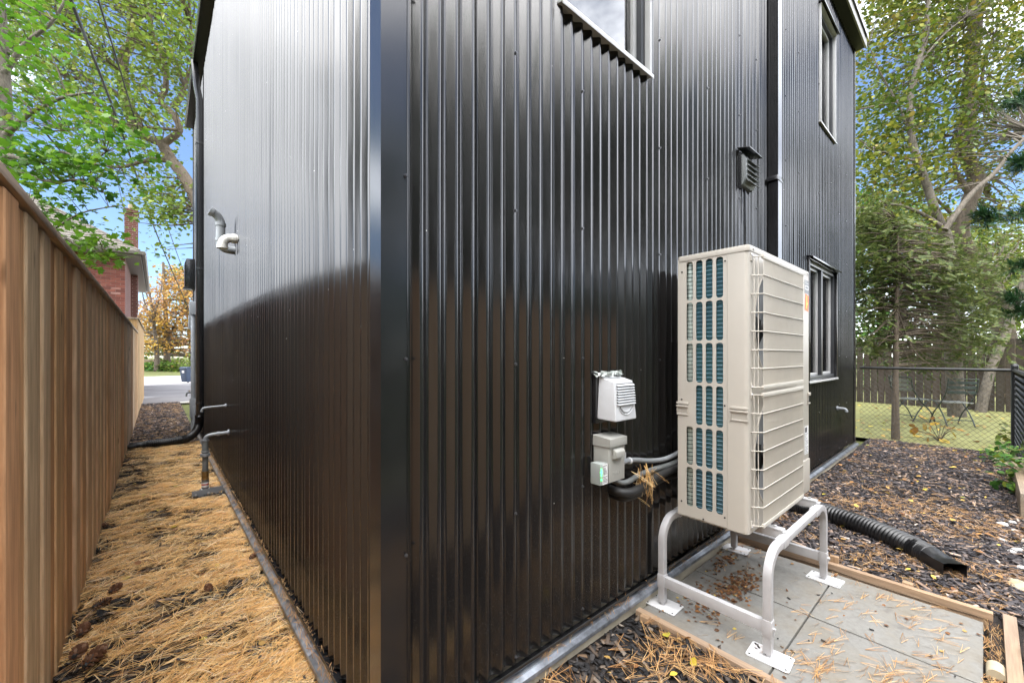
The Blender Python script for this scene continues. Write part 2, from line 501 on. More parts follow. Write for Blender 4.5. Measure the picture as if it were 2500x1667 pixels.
# ================================================================== SETTING
def gz(y):
    return -.3 * np.clip((np.asarray(y, float) - 14) / 23, 0, 1)

def sheet(name, xs, ys, zf, mat, kind='structure', keep=None, parent=None, smooth=True):
    X, Y = np.meshgrid(xs, ys)
    Z = zf(X, Y) * np.ones_like(X)
    V = np.stack([X, Y, Z], -1).reshape(-1, 3)
    nx = len(xs); T = []
    I, J = np.meshgrid(np.arange(nx - 1), np.arange(len(ys) - 1))
    a = (J * nx + I).ravel()
    cx = (np.asarray(xs)[:-1] + np.asarray(xs)[1:]) / 2; cy = (np.asarray(ys)[:-1] + np.asarray(ys)[1:]) / 2
    CX, CY = np.meshgrid(cx, cy)
    if keep is not None: a = a[keep(CX, CY).ravel()]
    T = np.concatenate([np.stack([a, a + 1, a + nx + 1], 1), np.stack([a, a + nx + 1, a + nx], 1)])
    o = link_mesh(name, tri_mesh(name, V, T, smooth), mat, parent)
    return tag(o, kind=kind)

gx = np.array([-300, -120, -60, -30, -15, -8, -4, -2, 0, 2, 5, 9, 14, 20, 35, 60, 120, 300.])
gy = np.array([-300, -120, -60, -30, -15, -8, -4, 0, 4, 8, 12, 14, 18, 22, 26, 30, 34, 37, 45, 60, 120, 300.])
sheet('ground', gx, gy, lambda x, y: gz(y) - .05, M['far_ground'])

def bedz(x, y):
    return .012 + .022 * noise2(x, y, 3, 2.1) + .012 * noise2(x, y, 4, 7.)
PAD = (1.37, 2.56, -1.21, -.045)
def in_bed(x, y):
    k = ((x < -.03) & (y < 13.7)) | ((y < -.03) & (x > -.87))
    return k & ~((x > PAD[0] - .02) & (x < PAD[1] + .03) & (y > PAD[2] - .02) & (y < 0))
sheet('mulch_bed', np.arange(-.87, 8.06, .055), np.arange(-2.6, 13.75, .055), lambda x, y: bedz(x, y), M['mulch_soil'], keep=in_bed)

sheet('driveway', np.linspace(-4, 8, 7), np.array([13.68, 16, 18, 20, 22, 24, 26.5]), lambda x, y: gz(y) - .012, M['asphalt'])
sheet('street', np.linspace(-120, 120, 9), np.array([26.45, 28, 30, 32, 34, 36.6]), lambda x, y: gz(y) - .006, M['street'])
kb = MB(); kb.box((-120, 36.55, -.45), (120, 36.8, -.16)); tag(kb.build('kerb', M['kerb_stone'], bevel=.03), kind='structure')
de = MB(); de.box((-.3, 13.5, -.02), (8, 13.72, .02)); tag(de.build('driveway_edge', M['kerb_stone'], bevel=.008), kind='structure')
sheet('verge', np.linspace(-120, 120, 25), np.array([36.75, 38, 41, 48, 70, 110]), lambda x, y: -.19 + .9 * np.clip((y - 38) / 30, 0, 1), M['far_ground'])
sheet('lawn', np.linspace(8.05, 30, 23), np.linspace(-14, 14, 29), lambda x, y: -.004 + .03 * noise2(x, y, 9, .7), M['lawn_base'])

# ------------------------------------------------------------------ the black house
HX, HY, HZ = 6.905, 8.6, 5.64
PER, DEP = .0678, .022
house = empty('house', (0, 0, 0), 'tall black corrugated metal house with corner facing the camera', 'house')

def profile():
    """one period of the rib profile, (along, outward), crest centred on 0"""
    cf, vf = .0056, .0046
    h = DEP / 2
    corners = [(-PER / 2 + vf, -h), (-cf, h), (cf, h), (PER / 2 - vf, -h)]
    ring = [(-PER / 2, -h)] + corners + [(PER / 2, -h)]
    out = []
    r = .0036
    for i in range(1, len(ring) - 1):
        p0, p, p1 = (np.array(ring[i - 1]), np.array(ring[i]), np.array(ring[i + 1]))
        a = p + (p0 - p) / np.linalg.norm(p0 - p) * r; b = p + (p1 - p) / np.linalg.norm(p1 - p) * r
        out.append(a + (p0 - p) / np.linalg.norm(p0 - p) * .0004)
        for t in (0, .25, .5, .75, 1):
            out.append((1 - t) ** 2 * a + 2 * t * (1 - t) * p + t * t * b)
        out.append(b + (p1 - p) / np.linalg.norm(p1 - p) * .0004)
    return np.array(out)
PROF = profile()

def siding(face, a, b, z0, z1):
    """corrugated sheet on the left ('L', plane x=0) or right ('R', plane y=0) front"""
    off = .122 if face == 'R' else .10
    k0 = int(math.floor((a - off) / PER)) - 1; k1 = int(math.ceil((b - off) / PER)) + 1
    S = []
    for k in range(k0, k1 + 1):       # rolled sheet: every rib is very slightly different
        rk = np.random.default_rng(abs(k) * 7 + (1000 if face == 'R' else 0))
        S.append(PROF * np.array([1, 1 + rk.normal(0, .07)]) + np.array([off + k * PER + rk.normal(0, .0011), rk.normal(0, .0007)]))
    S = np.concatenate(S)
    ea, eb = np.interp(a, S[:, 0], S[:, 1]), np.interp(b, S[:, 0], S[:, 1])
    S = S[(S[:, 0] > a + 1e-4) & (S[:, 0] < b - 1e-4)]
    S = np.concatenate([[[a, ea]], S, [[b, eb]]])
    n = len(S); V = []
    for z in (z0, z1):
        for t, d in S:
            V.append((t, -d, z) if face == 'R' else (-d, t, z))
    F = [(i, i + 1, n + i + 1, n + i) for i in range(n - 1)]
    me = bpy.data.meshes.new('siding_panel'); me.from_pydata(V, [], F)
    me.polygons.foreach_set('use_smooth', [True] * len(F)); me.update()
    return link_mesh('siding_panel', me, M['black_metal'], house)

PB = .14
WIN = [(.808, 1.481, 2.88, 4.35), (5.03, 5.70, 3.94, 5.22), (4.58, 5.77, 1.084, 2.34)]
W12 = 12 * PER
edges = sorted(set([round(.055 + k * W12, 4) for k in range(int(HX / W12) + 1)] + [HX - .05] + [w for q in WIN for w in q[:2]]))
edges = [e for e in edges if e <= HX - .049]
for a, b in zip(edges[:-1], edges[1:]):
    if b - a < .005: continue
    cuts = [(w[2], w[3]) for w in WIN if a > w[0] - .003 and b < w[1] + .003]
    z = PB
    for c0, c1 in sorted(cuts):
        siding('R', a, b, z, c0); z = c1
    siding('R', a, b, z, HZ)
le = [.06 + k * W12 for k in range(20)]; le = [e for e in le if e < HY - .06] + [HY - .05]
for a, b in zip(le[:-1], le[1:]):
    siding('L', a, b, PB, HZ)

m = MB(); m.prism([(-.019, -.019), (.057, -.019), (.057, -.014), (-.014, -.014), (-.014, .064), (-.019, .064)], 'z', PB - .02, HZ); m.build('corner_trim', M['black_trim'], house)
m = MB(); m.prism([(.057, -.0135), (.068, -.0135), (.068, .012), (.057, .012)], 'z', PB, HZ); m.build('corner_channel', M['black_trim'], house)
m = MB(); m.prism([(HX + .02, -.019), (HX - .055, -.019), (HX - .055, -.014), (HX + .015, -.014), (HX + .015, .06), (HX + .02, .06)], 'z', PB - .02, HZ); m.build('corner_trim', M['black_trim'], house)
m = MB(); m.prism([(-.019, HY + .02), (-.019, HY - .055), (-.014, HY - .055), (-.014, HY + .015), (.06, HY + .015), (.06, HY + .02)], 'z', PB - .02, HZ); m.build('corner_trim', M['black_trim'], house)
m = MB(); m.box((.13, .13, .05), (HX - .02, HY - .02, HZ)); m.build('wall_core', M['soffit_black'], house)
for lo, hi in (((HX - .02, .02, PB), (HX + .012, HY, HZ)), ((.02, HY - .02, PB), (HX, HY + .012, HZ))):
    m = MB(); m.box(lo, hi); m.build('end_wall', M['black_trim'], house)
# foundation and the two metal flashings at the foot of the siding
m = MB(); m.box((-.034, -.034, -.3), (HX + .03, .1, .098)); m.box((-.034, .1, -.3), (.1, HY + .03, .098)); m.build('foundation', M['foundation'], house, bevel=.006)
m = MB()
m.prism([(.012, .118), (-.027, .118), (-.030, .1285), (-.027, .139), (-.0245, .139), (-.0265, .1285), (.012, .1215)], 'x', -.03, HX + .02)
m.build('base_channel', M['black_trim'], house, bevel=.0008)
m = MB()
m.prism([(.012, .118), (-.027, .118), (-.030, .1285), (-.027, .139), (-.0245, .139), (-.0265, .1285), (.012, .1215)], 'y', -.0295, HY + .02)
o = m.build('base_channel', M['black_trim'], house, bevel=.0008)
def ledge(axis, a, b):
    m = MB()
    m.prism([(.01, .112), (-.030, .109), (-.032, .112), (-.036, .112), (-.038, .108), (-.056, .101), (-.058, .086), (-.054, .086), (-.053, .098), (.01, .104)], axis, a, b)
    m.build('base_flashing', M['flashing_metal'], house, bevel=.0008)
for a, b in ((-.05, 1.2), (1.204, 3.6), (3.604, HX + .03)): ledge('x', a, b)
for a, b in ((-.049, .62), (.624, 2.1), (2.104, 5.0), (5.004, HY + .03)): ledge('y', a, b)

# eaves
ev = MB(); ev.box((-.115, -.115, HZ), (HX + .05, HY + .05, HZ + .03)); ev.build('soffit', M['soffit_black'], house)
m = MB(); m.box((-.135, -.135, HZ - .012), (-.115, HY + .06, HZ + .16)); m.build('fascia', M['black_trim'], house, bevel=.003)
m = MB(); m.box((-.115, -.135, HZ - .012), (HX + .06, -.115, HZ + .15)); m.build('fascia', M['fascia_grey'], house, bevel=.003)
m = MB(); m.prism([(-.155, HZ + .10), (-.15, HZ + .19), (-.05, HZ + .20), (-.05, HZ + .16), (-.135, HZ + .155)], 'x', -.15, HX + .07); m.build('roof_edge', M['window_trim'], house)
m = MB(); m.box((-.10, -.10, HZ + .031), (HX + .05, HY + .05, HZ + .155)); m.build('roof', M['roof_shingle'], house)

# windows
def window(x0, x1, z0, z1, panes, rail):
    t = .018
    w = MB()
    for lo, hi in (((x0 - t, -.030, z0 - t), (x1 + t, .02, z0)), ((x0 - t, -.036, z1), (x1 + t + .01, .02, z1 + t)), ((x0 - t, -.030, z0), (x0, .02, z1)), ((x1, -.030, z0), (x1 + t, .02, z1))):
        w.box(lo, hi)
    win = w.build('window', M['window_trim'] if rail else M['black_trim'], house, bevel=.0025)
    m = MB(); b = .035
    for lo, hi in (((x0, .0, z0), (x1, .125, z0 + b)), ((x0, .0, z1 - b), (x1, .125, z1)), ((x0, .0, z0 + b), (x0 + b, .125, z1 - b)), ((x1 - b, .0, z0 + b), (x1, .125, z1 - b))):
        m.box(lo, hi)
    n = panes
    cell = (x1 - x0 - 2 * b) / n
    for k in range(1, n):
        xc = x0 + b + k * cell
        m.box((xc - .03, -.004, z0 + b), (xc + .03, .12, z1 - b))
    m.build('frame', M['window_frame'], win, bevel=.003)
    for k in range(n):
        a = x0 + b + k * cell + (.03 if k else 0); c = x0 + b + (k + 1) * cell - (.03 if k < n - 1 else 0)
        m = MB(); q = .03
        for lo, hi in (((a, .03, z0 + b), (c, .075, z0 + b + q)), ((a, .03, z1 - b - q), (c, .075, z1 - b)), ((a, .03, z0 + b + q), (a + q, .075, z1 - b - q)), ((c - q, .03, z0 + b + q), (c, .075, z1 - b - q))):
            m.box(lo, hi)
        m.build('sash', M['window_trim'], win, bevel=.003)
        m = MB(); m.box((a + q, .05, z0 + b + q), (c - q, .054, z1 - b - q)); m.build('pane', M['window_glass'], win)
        m = MB(); m.box((a, .105, z0 + b), (c, .112, z1 - b)); m.build('blind', M['blind_white'], win)
    m = MB(); m.prism([(.0, z0 - .002), (-.036, z0 - .012), (-.036, z0 - .032), (-.031, z0 - .032), (-.030, z0 - .020), (0, z0 - .016)], 'x', x0 - .03, x1 + .03); m.build('sill', M['window_trim'], win, bevel=.002)
    m = MB(); m.prism([(.0, z1 + .045), (-.066, z1 + .025), (-.066, z1 + .008), (-.060, z1 + .008), (-.058, z1 + .020), (0, z1 + .035)], 'x', x0 - .035, x1 + .04); m.build('head_flashing', M['black_trim'], win, bevel=.002)
window(*WIN[0], 1, True)
window(*WIN[1], 1, True)
window(*WIN[2], 2, False)

# downspouts
def flute(x0, x1, y0, y1):
    """closed outline of a ribbed rectangular downspout"""
    P = []
    n = 5
    def run(p, q, nrm):
        for i in range(n):
            for t, d in ((.15, 0), (.3, .004), (.7, .004), (.85, 0)):
                f = (i + t) / n
                P.append((p[0] + (q[0] - p[0]) * f - nrm[0] * d, p[1] + (q[1] - p[1]) * f - nrm[1] * d))
    run((x0, y1), (x0, y0), (-1, 0)); P.append((x0, y0)); P.append((x1, y0)); run((x1, y0), (x1, y1), (1, 0)); P.append((x1, y1))
    return P
m = MB(); m.prism(flute(3.36, 3.455, -.092, -.014), 'z', .33, HZ + .02); ds = m.build('downspout', M['black_trim'], house, smooth=25)
for z in (2.80, 1.2, 4.6):
    m = MB(); m.box((3.335, -.096, z), (3.48, -.012, z + .035)); m.build('strap', M['black_trim'], ds, bevel=.002)
m = MB(); m.tube([(-.056, 6.40, .30), (-.056, 6.40, 5.12), (-.085, 6.40, 5.3), (-.118, 6.40, HZ + .02)], .040, 4, square=True, up=(0, 1, 0)); ds = m.build('downspout', M['black_trim'], house, bevel=.006)
for z in (.62, 2.6, 4.45):
    m = MB(); m.box((-.100, 6.352, z), (-.0, 6.448, z + .03)); m.build('strap', M['black_trim'], ds, bevel=.002)
# screws with their washers
sc = MB(); sc.tube([(0, 0, 0), (0, -.0025, 0)], .0062, 10); sc.tube([(0, -.0025, 0), (0, -.0075, 0)], .0045, 6)
sc_me = sc.mesh('screw', 40)
for x in [.0745 - .012, .5288, .9356, 1.6136, 2.2238, 2.7662, 3.1, 3.851, 4.2578, 4.97, 5.95, 6.3596]:
    for z in (.19, .734, 1.331, 1.929, 2.53, 3.13, 3.73, 4.33):
        if any(w[0] - .05 < x < w[1] + .05 and w[2] - .1 < z < w[3] + .1 for w in WIN): continue
        k = round((x - .122) / PER)
        xx = x if x < .1 else .122 + k * PER
        link_mesh('screw', sc_me, M['screw_dark'], house, (xx, -.0115 if x > .1 else -.0195, z + random.uniform(-.02, .02)))

# ------------------------------------------------------------------ paved pad beside the wall
pad = MB(); pad.box((PAD[0] - .01, PAD[2] - .01, -.2), (PAD[1] + .01, PAD[3] + .008, -.01)); pad = tag(pad.build('patio', M['mulch_soil']), kind='structure')
for i in range(2):
    for j in range(2):
        x0 = PAD[0] + i * .5965; y0 = PAD[2] + j * .5835
        s = MB(); s.box((-.2955, -.2885, -.03), (.2955, .2885, .03))
        o = s.build('paving_slab', M['concrete_slab'], pad, bevel=.004, loc=(x0 + .297, y0 + .2905, .001 * (i + j)))
        o.rotation_euler = (R(.15 * (i - j)), R(.1), 0)
def board(name, lo, hi, mat, label, cat, group=None, rz=0):
    """a timber with its grain along its longest side"""
    lo = np.array(lo); hi = np.array(hi); c = (lo + hi) / 2; d = (hi - lo) / 2
    k = int(np.argmax(d))
    order = {0: (2, 1, 0), 1: (0, 2, 1), 2: (0, 1, 2)}[k]
    L = d[list(order)]
    m = MB(); m.box(-L, L)
    o = m.build(name, mat, bevel=.004, loc=tuple(c))
    if k == 0: o.rotation_euler = (0, R(90), rz)
    elif k == 1: o.rotation_euler = (R(90), 0, rz)
    else: o.rotation_euler = (0, 0, rz)
    return tag(o, label, cat, group)
G = 'timber edging round the slabs'
board('edging_board', (1.300, -1.27, -.05), (1.338, -.055, .062), M['timber'], 'timber edging board between black mulch and the slabs, side nearest the house corner', 'edging board', G)
board('edging_board', (2.60, -1.24, -.05), (2.638, -.06, .066), M['timber'], 'long timber edging board between the slabs and the black drain hose', 'edging board', G)
board('edging_board', (1.34, -1.315, -.05), (2.66, -1.27, .064), M['timber'], 'timber edging board along the outer end of the slabs, away from the wall', 'edging board', G)
for x, y, h, lab in ((1.282, -.12, .07, 'short wooden stake at the wall end of the near edging board'), (2.655, -.60, .10, 'wooden stake behind the edging board, beside the far stand foot'),
                     (2.655, -.16, .10, 'wooden stake behind the edging board close to the house wall'), (2.655, -.93, .075, 'small wooden stake behind the edging board near the end of the drain hose'), (2.30, -1.345, .12, 'pointed wooden stake outside the outer edging board')):
    board('stake', (x - .017, y - .022, -.15), (x + .017, y + .022, h), M['timber'], lab, 'stake', 'stakes holding the edging', rz=random.uniform(-.2, .2))

# ================================================================== HEAT PUMP
def rrect(a0, a1, b0, b1, r, n=5):
    P = []
    for cx, cy, s in ((a1 - r, b1 - r, 0), (a0 + r, b1 - r, 90), (a0 + r, b0 + r, 180), (a1 - r, b0 + r, 270)):
        for k in range(n + 1):
            an = R(s + 90 * k / n); P.append((cx + r * math.cos(an), cy + r * math.sin(an)))
    return P
def circle(cx, cy, r, n=40):
    return [(cx + r * math.cos(2 * math.pi * k / n), cy + r * math.sin(2 * math.pi * k / n)) for k in range(n)]

def plate(name, outer, holes, put, depth, mat, parent, bevel=0):
    """flat plate with real openings: outlines in 2D, put(a, b, t) -> 3D"""
    bm = bmesh.new()
    es = []
    for loop in [outer] + holes:
        vs = [bm.verts.new(put(a, b, 0)) for a, b in loop]
        es += [bm.edges.new((vs[i], vs[(i + 1) % len(vs)])) for i in range(len(vs))]
    bmesh.ops.triangle_fill(bm, use_beauty=True, use_dissolve=False, edges=es)
    fs = list(bm.faces)
    ex = bmesh.ops.extrude_face_region(bm, geom=fs)
    d = Vector(put(0, 0, depth)) - Vector(put(0, 0, 0))
    bmesh.ops.translate(bm, verts=[e for e in ex['geom'] if isinstance(e, bmesh.types.BMVert)], vec=d)
    bmesh.ops.recalc_face_normals(bm, faces=bm.faces)
    me = bpy.data.meshes.new(name); bm.to_mesh(me); bm.free()
    return link_mesh(name, me, mat, parent)

UX0, UX1, UY0, UY1, UZ0, UZ1 = 1.538, 2.525, -.496, -.157, .515, 1.858
hp = empty('heat_pump', (2.03, -.33, .515), 'tall beige outdoor heat pump with two fan guards on a metal stand', 'heat pump')
hp_off = Vector(hp.location)
def on_hp(o):
    o.parent = hp; o.matrix_parent_inverse = Matrix.Translation(-hp_off); return o

# left side panel with its slots
cols = [(-.2365, -.203), (-.2855, -.252), (-.3345, -.301), (-.3845, -.351)]
rows = [(1.628, 1.826), (1.421, 1.617), (1.209, 1.409), (.997, 1.197), (.787, .983), (.574, .775)]
slots = []
for ci, (a, b) in enumerate(cols):
    for ri, (c, d) in enumerate(rows):
        if ci == 0 and ri == 3: continue
        slots.append(rrect(a, b, c, d, .0135))
on_hp(plate('side_panel', rrect(-.402, UY1, UZ0 + .004, UZ1 - .012, .001, 1), slots, lambda a, b, t: (UX0 + t, a, b), .004, M['unit_beige'], None))
m = MB(); m.box((UX0 + .016, -.39, UZ0 + .02), (UX0 + .022, -.243, UZ1 - .02)); on_hp(m.build('coil', M['coil_blue'], None))
m = MB(); m.tube([(UX0 + .055, -.205, UZ0 + .02), (UX0 + .055, -.205, UZ1 - .02)], .036, 20); on_hp(m.build('coil_bend', M['coil_pale'], None, smooth=60))
m = MB()
for k in range(63):
    z = UZ0 + .045 + k * .0205
    m.tube([(UX0 + .0115, -.392, z), (UX0 + .0115, -.246, z)], .0016, 4)
on_hp(m.build('coil_wires', M['coil_wire'], None))
m = MB()
for k in range(63):
    z = UZ0 + .045 + k * .0205
    m.ring((UX0 + .055, -.205, z), (0, 0, 1), .0378, .033, .003, 20)
on_hp(m.build('coil_wires', M['unit_dark'], None))
m = MB(); m.box((UX0 + .09, UY0 + .05, UZ0 + .01), (UX1 - .01, UY1 - .004, UZ1 - .02)); on_hp(m.build('inner_casing', M['unit_dark'], None))
# wrap-around front corner panel (side strip + rounded corner)
r = .022; P = [(UX0, -.4032)]
for k in range(9):
    an = R(180 + 90 * k / 8); P.append((UX0 + r + r * math.cos(an), UY0 + r + r * math.sin(an)))
P += [(1.60, UY0), (1.60, UY0 + .003)]
for k in range(9):
    an = R(270 - 90 * k / 8); P.append((UX0 + r + (r - .003) * math.cos(an), UY0 + r + (r - .003) * math.sin(an)))
P += [(UX0 + .003, -.4032)]
m = MB(); m.prism(P, 'z', UZ0, UZ1 - .0135); on_hp(m.build('corner_panel', M['unit_beige'], None, smooth=30))
FX, FR, FZ = 1.905, .292, (1.505, .856)
on_hp(plate('front_panel', [(1.6005, UZ0), (2.262, UZ0), (2.262, UZ1 - .0135), (1.6005, UZ1 - .0135)], [circle(FX, z, FR) for z in FZ], lambda a, b, t: (a, UY0 + t, b), .003, M['unit_beige'], None))
m = MB(); m.box((2.2635, UY0 - .002, .716), (UX1, UY0 + .01, UZ1 - .0135)); on_hp(m.build('service_panel', M['unit_beige'], None, bevel=.003))
m = MB(); m.box((2.2635, UY0 - .008, UZ0), (UX1 + .001, UY0 + .01, .7125)); on_hp(m.build('valve_cover', M['unit_beige'], None, bevel=.004))
m = MB(); m.box((UX1 - .004, UY0 + .01, UZ0), (UX1, UY1, UZ1 - .0135)); m.box((UX0 + .004, UY1 - .003, UZ0), (UX1 - .004, UY1, UZ1 - .0135)); on_hp(m.build('back_panel', M['unit_beige'], None))
m = MB(); m.box((UX0 + .01, UY0 + .01, UZ0 - .006), (UX1 - .01, UY1 - .01, UZ0 + .004)); on_hp(m.build('base_pan', M['unit_beige'], None))
m = MB(); m.prism(rrect(UX0 - .004, UX1 + .004, UY0 - .004, UY1 + .004, .02), 'z', UZ1 - .026, UZ1 + .004); on_hp(m.build('top_cover', M['unit_beige'], None, bevel=.005))
m = MB(); m.box((UX0 + .05, UY0 + .003, UZ0 + .005), (2.26, UY0 + .05, UZ0 + .009)); 
for z in FZ:   # bell mouth rings and fans
    rg = MB(); rg.ring((FX, UY0 + .022, z), (0, 1, 0), FR + .003, FR - .006, .05, 48); on_hp(rg.build('fan_ring', M['unit_beige'], None, smooth=40))
    fan = MB(); fan.tube([(FX, UY0 + .015, z), (FX, UY0 + .05, z)], .05, 20); fan = on_hp(fan.build('fan', M['sticker_grey'], None, smooth=40))
    for k in range(3):
        b = MB(); N = 7
        V = []
        for i in range(N):
            for j in range(N):
                rr = .05 + .225 * i / (N - 1); an = 2.09 * k + .25 * (i / (N - 1)) + 1.25 * (j / (N - 1) - .5)
                V.append((FX + rr * math.cos(an), UY0 + .035 + .028 * (j / (N - 1) - .5) * (1.2 - .5 * i / N), z + rr * math.sin(an)))
        b.add(V, [(i * N + j, i * N + j + 1, (i + 1) * N + j + 1, (i + 1) * N + j) for i in range(N - 1) for j in range(N - 1)])
        o = b.build('blade', M['sticker_grey'], fan, smooth=60)
# fan guards: fine upright wires, stouter horizontals, end brackets
def guard(z0, z1):
    gy_ = UY0 - .042
    g = MB()
    def rod(z, rad):
        g.tube([(1.572, UY0 - .001, z), (1.578, UY0 - .012, z), (1.600, gy_, z), (1.606, gy_ - .001, z), (2.236, gy_ - .001, z), (2.246, gy_ + .006, z), (2.255, UY0 - .001, z)], rad, 6)
    nz = 7
    for k in range(nz + 1):
        rod(z0 + (z1 - z0) * k / nz, .0026)
    gd = on_hp(g.build('fan_guard', M['unit_grille'], None, smooth=60))
    g = MB()
    n = 84
    for k in range(n):
        x = 1.606 + (2.240 - 1.606) * k / (n - 1)
        g.box((x - .0008, gy_ - .0006, z0), (x + .0008, gy_ + .0012, z1))
    for x, y in ((1.592, gy_ + .018), (1.581, gy_ + .032)):
        g.tube([(x, y, z0), (x, y, z1)], .0022, 5)
    g.build('guard_wires', M['unit_grille'], gd)
    g = MB()
    for z in (z0, z1):
        g = MB(); g.box((1.600, gy_ - .003, z - .010), (2.243, gy_ + .008, z + .010)); g.build('guard_rail', M['unit_grille'], gd, bevel=.002)
        g = MB(); g.box((1.562, UY0 - .004, z - .020), (1.585, UY0 - .0005, z + .020)); g.build('guard_bracket', M['unit_grille'], gd, bevel=.002)
guard(1.199, 1.808); guard(.552, 1.163)
# recessed grips
def grip(y0, y1, z):
    g = MB()
    g.box((UX0 - .009, y0, z + .022), (UX0 - .0005, y1, z + .034)); g.box((UX0 - .012, y0, z + .008), (UX0 - .0005, y1, z + .017)); g.box((UX0 - .006, y0, z - .034), (UX0 - .0005, y1, z - .026))
    g.box((UX0 - .006, y0, z - .026), (UX0 - .0005, y0 + .006, z + .008)); g.box((UX0 - .006, y1 - .006, z - .026), (UX0 - .0005, y1, z + .008))
    h = on_hp(g.build('grip', M['unit_beige'], None, bevel=.002))
    g = MB(); g.prism([(UX0 - .0035, z + .008), (UX0 - .001, z - .026), (UX0 - .0006, z + .008)], 'y', y0 + .006, y1 - .006); g.build('recess', M['unit_beige'], h)
grip(-.497, -.418, 1.072); grip(-.214, -.153, 1.072)
m = MB(); m.box((2.488, UY0 - .010, 1.048), (2.530, UY0 - .0025, 1.056)); m.box((2.488, UY0 - .012, 1.10), (2.530, UY0 - .0025, 1.118)); m.box((2.488, UY0 - .008, 1.056), (2.494, UY0 - .0025, 1.10)); g = on_hp(m.build('grip', M['unit_beige'], None, bevel=.002))
m = MB(); m.box((2.496, UY0 - .0045, 1.058), (2.526, UY0 - .0022, 1.098)); m.build('recess', M['unit_dark'], g)
# printed labels and stickers on the service panel
SY = UY0 - .002
def card(name, x0, x1, z0, z1, y, mat, parent=None, rot=0):
    c = MB(); w = (x1 - x0) / 2; h = (z1 - z0) / 2
    c.box((-w, -.0004, -h), (w, .0004, h))
    o = c.build(name, mat, parent, loc=((x0 + x1) / 2, y, (z0 + z1) / 2)); o.rotation_euler = (0, R(rot), 0)
    return o
def bars(name, x0, x1, z0, z1, n, y, mat, parent, seed=0, fill=.5):
    rr = random.Random(seed); c = MB(); dz = (z1 - z0) / n
    for k in range(n):
        x = x0; z = z1 - (k + .5) * dz
        while x < x1 - .002:
            w = rr.uniform(.05, .16) * (x1 - x0); e = min(x + w, x1)
            c.box((x, y - .0003, z - dz * fill / 2), (e, y, z + dz * fill / 2)); x = e + .035 * (x1 - x0)
            if rr.random() < .13: break
    return c.build(name, mat, parent)
s1 = on_hp(card('sticker', 2.432, 2.521, 1.724, 1.804, SY - .0006, M['sticker_grey']))
def hp_text(name, body, x, y, z, size, mat, sx=1.0, ex=.0003):
    cu = bpy.data.curves.new(name, 'FONT'); cu.body = body; cu.size = size; cu.extrude = ex; cu.align_x = 'CENTER'; cu.align_y = 'CENTER'
    o = bpy.data.objects.new(name, cu); COL.objects.link(o); cu.materials.append(mat)
    me = bpy.data.meshes.new_from_object(o); bpy.data.objects.remove(o); bpy.data.curves.remove(cu)
    o = link_mesh(name, me, mat, None, (x, y, z)); o.rotation_euler = (R(90), 0, 0); o.scale = (sx, 1, 1)
    return o
on_hp(bars('printed_line', 2.440, 2.514, 1.780, 1.800, 2, SY - .0012, M['sticker_white'], None, 3, .28))
on_hp(card('printed_line', 2.440, 2.514, 1.746, 1.772, SY - .0012, M['sticker_white']))
on_hp(bars('printed_line', 2.446, 2.508, 1.750, 1.768, 1, SY - .0018, M['sticker_grey'], None, 5, .8))
m = MB()
for a in (90, 210, 330):
    cx, cz = 2.362 + .008 * math.cos(R(a)), 1.776 + .008 * math.sin(R(a)); t = R(a)
    m.add([(cx + .008 * math.cos(t + q), SY - .0008, cz + .008 * math.sin(t + q) * 1.0) if i % 2 == 0 else (cx + .0045 * math.cos(t + q), SY - .0008, cz + .0045 * math.sin(t + q)) for i, q in enumerate((0, R(90), R(180), R(270)))], [(0, 1, 2, 3)])
on_hp(m.build('printed_mark', M['print_red'], None))
on_hp(bars('printed_line', 2.376, 2.424, 1.764, 1.788, 2, SY - .0006, M['sticker_grey'], None, 8, .45))
o = on_hp(card('sticker', 2.440, 2.514, 1.618, 1.717, SY - .0009, M['sticker_orange'], None, 7))
m = MB(); m.add([(2.466, SY - .0016, 1.710), (2.480, SY - .0016, 1.712), (2.478, SY - .0016, 1.667), (2.496, SY - .0016, 1.674), (2.496, SY - .0016, 1.658), (2.479, SY - .0016, 1.652), (2.477, SY - .0016, 1.634), (2.463, SY - .0016, 1.632)], [(0, 1, 2, 3, 4, 5, 6, 7)]); m.v = [(a, b - .0, c) for a, b, c in m.v]
on_hp(m.build('printed_mark', M['sticker_yellow'], None))
on_hp(card('sticker', 2.432, 2.512, .745, .915, SY - .0006, M['sticker_white']))
on_hp(bars('printed_line', 2.438, 2.506, .750, .872, 14, SY - .0012, M['sticker_grey'], None, 12, .35)); on_hp(card('printed_line', 2.442, 2.476, .878, .908, SY - .0012, M['print_black']))
# small screws
hs = MB(); hs.tube([(0, 0, 0), (-.003, 0, 0)], .0042, 8); hs_me = hs.mesh('screw', 40)
for y, z in ((-.180, 1.779), (-.394, 1.801), (-.178, 1.118), (-.392, 1.105), (-.177, .590), (-.392, .566), (-.29, .528)):
    on_hp(link_mesh('screw', hs_me, M['unit_dark'] if z > .53 else M['galvanised'], None, (UX0, y, z)))
hs2 = MB(); hs2.tube([(0, 0, 0), (0, -.004, 0)], .0055, 8); hs2_me = hs2.mesh('screw', 40)
for x, z in ((1.59, UZ1 - .010), (2.05, UZ1 - .010), (2.49, UZ1 - .010), (1.572, 1.815), (1.572, 1.20), (1.572, 1.165), (1.572, .545), (2.24, .523)):
    on_hp(link_mesh('screw', hs2_me, M['galvanised'], None, (x, UY0 - .004, z)))

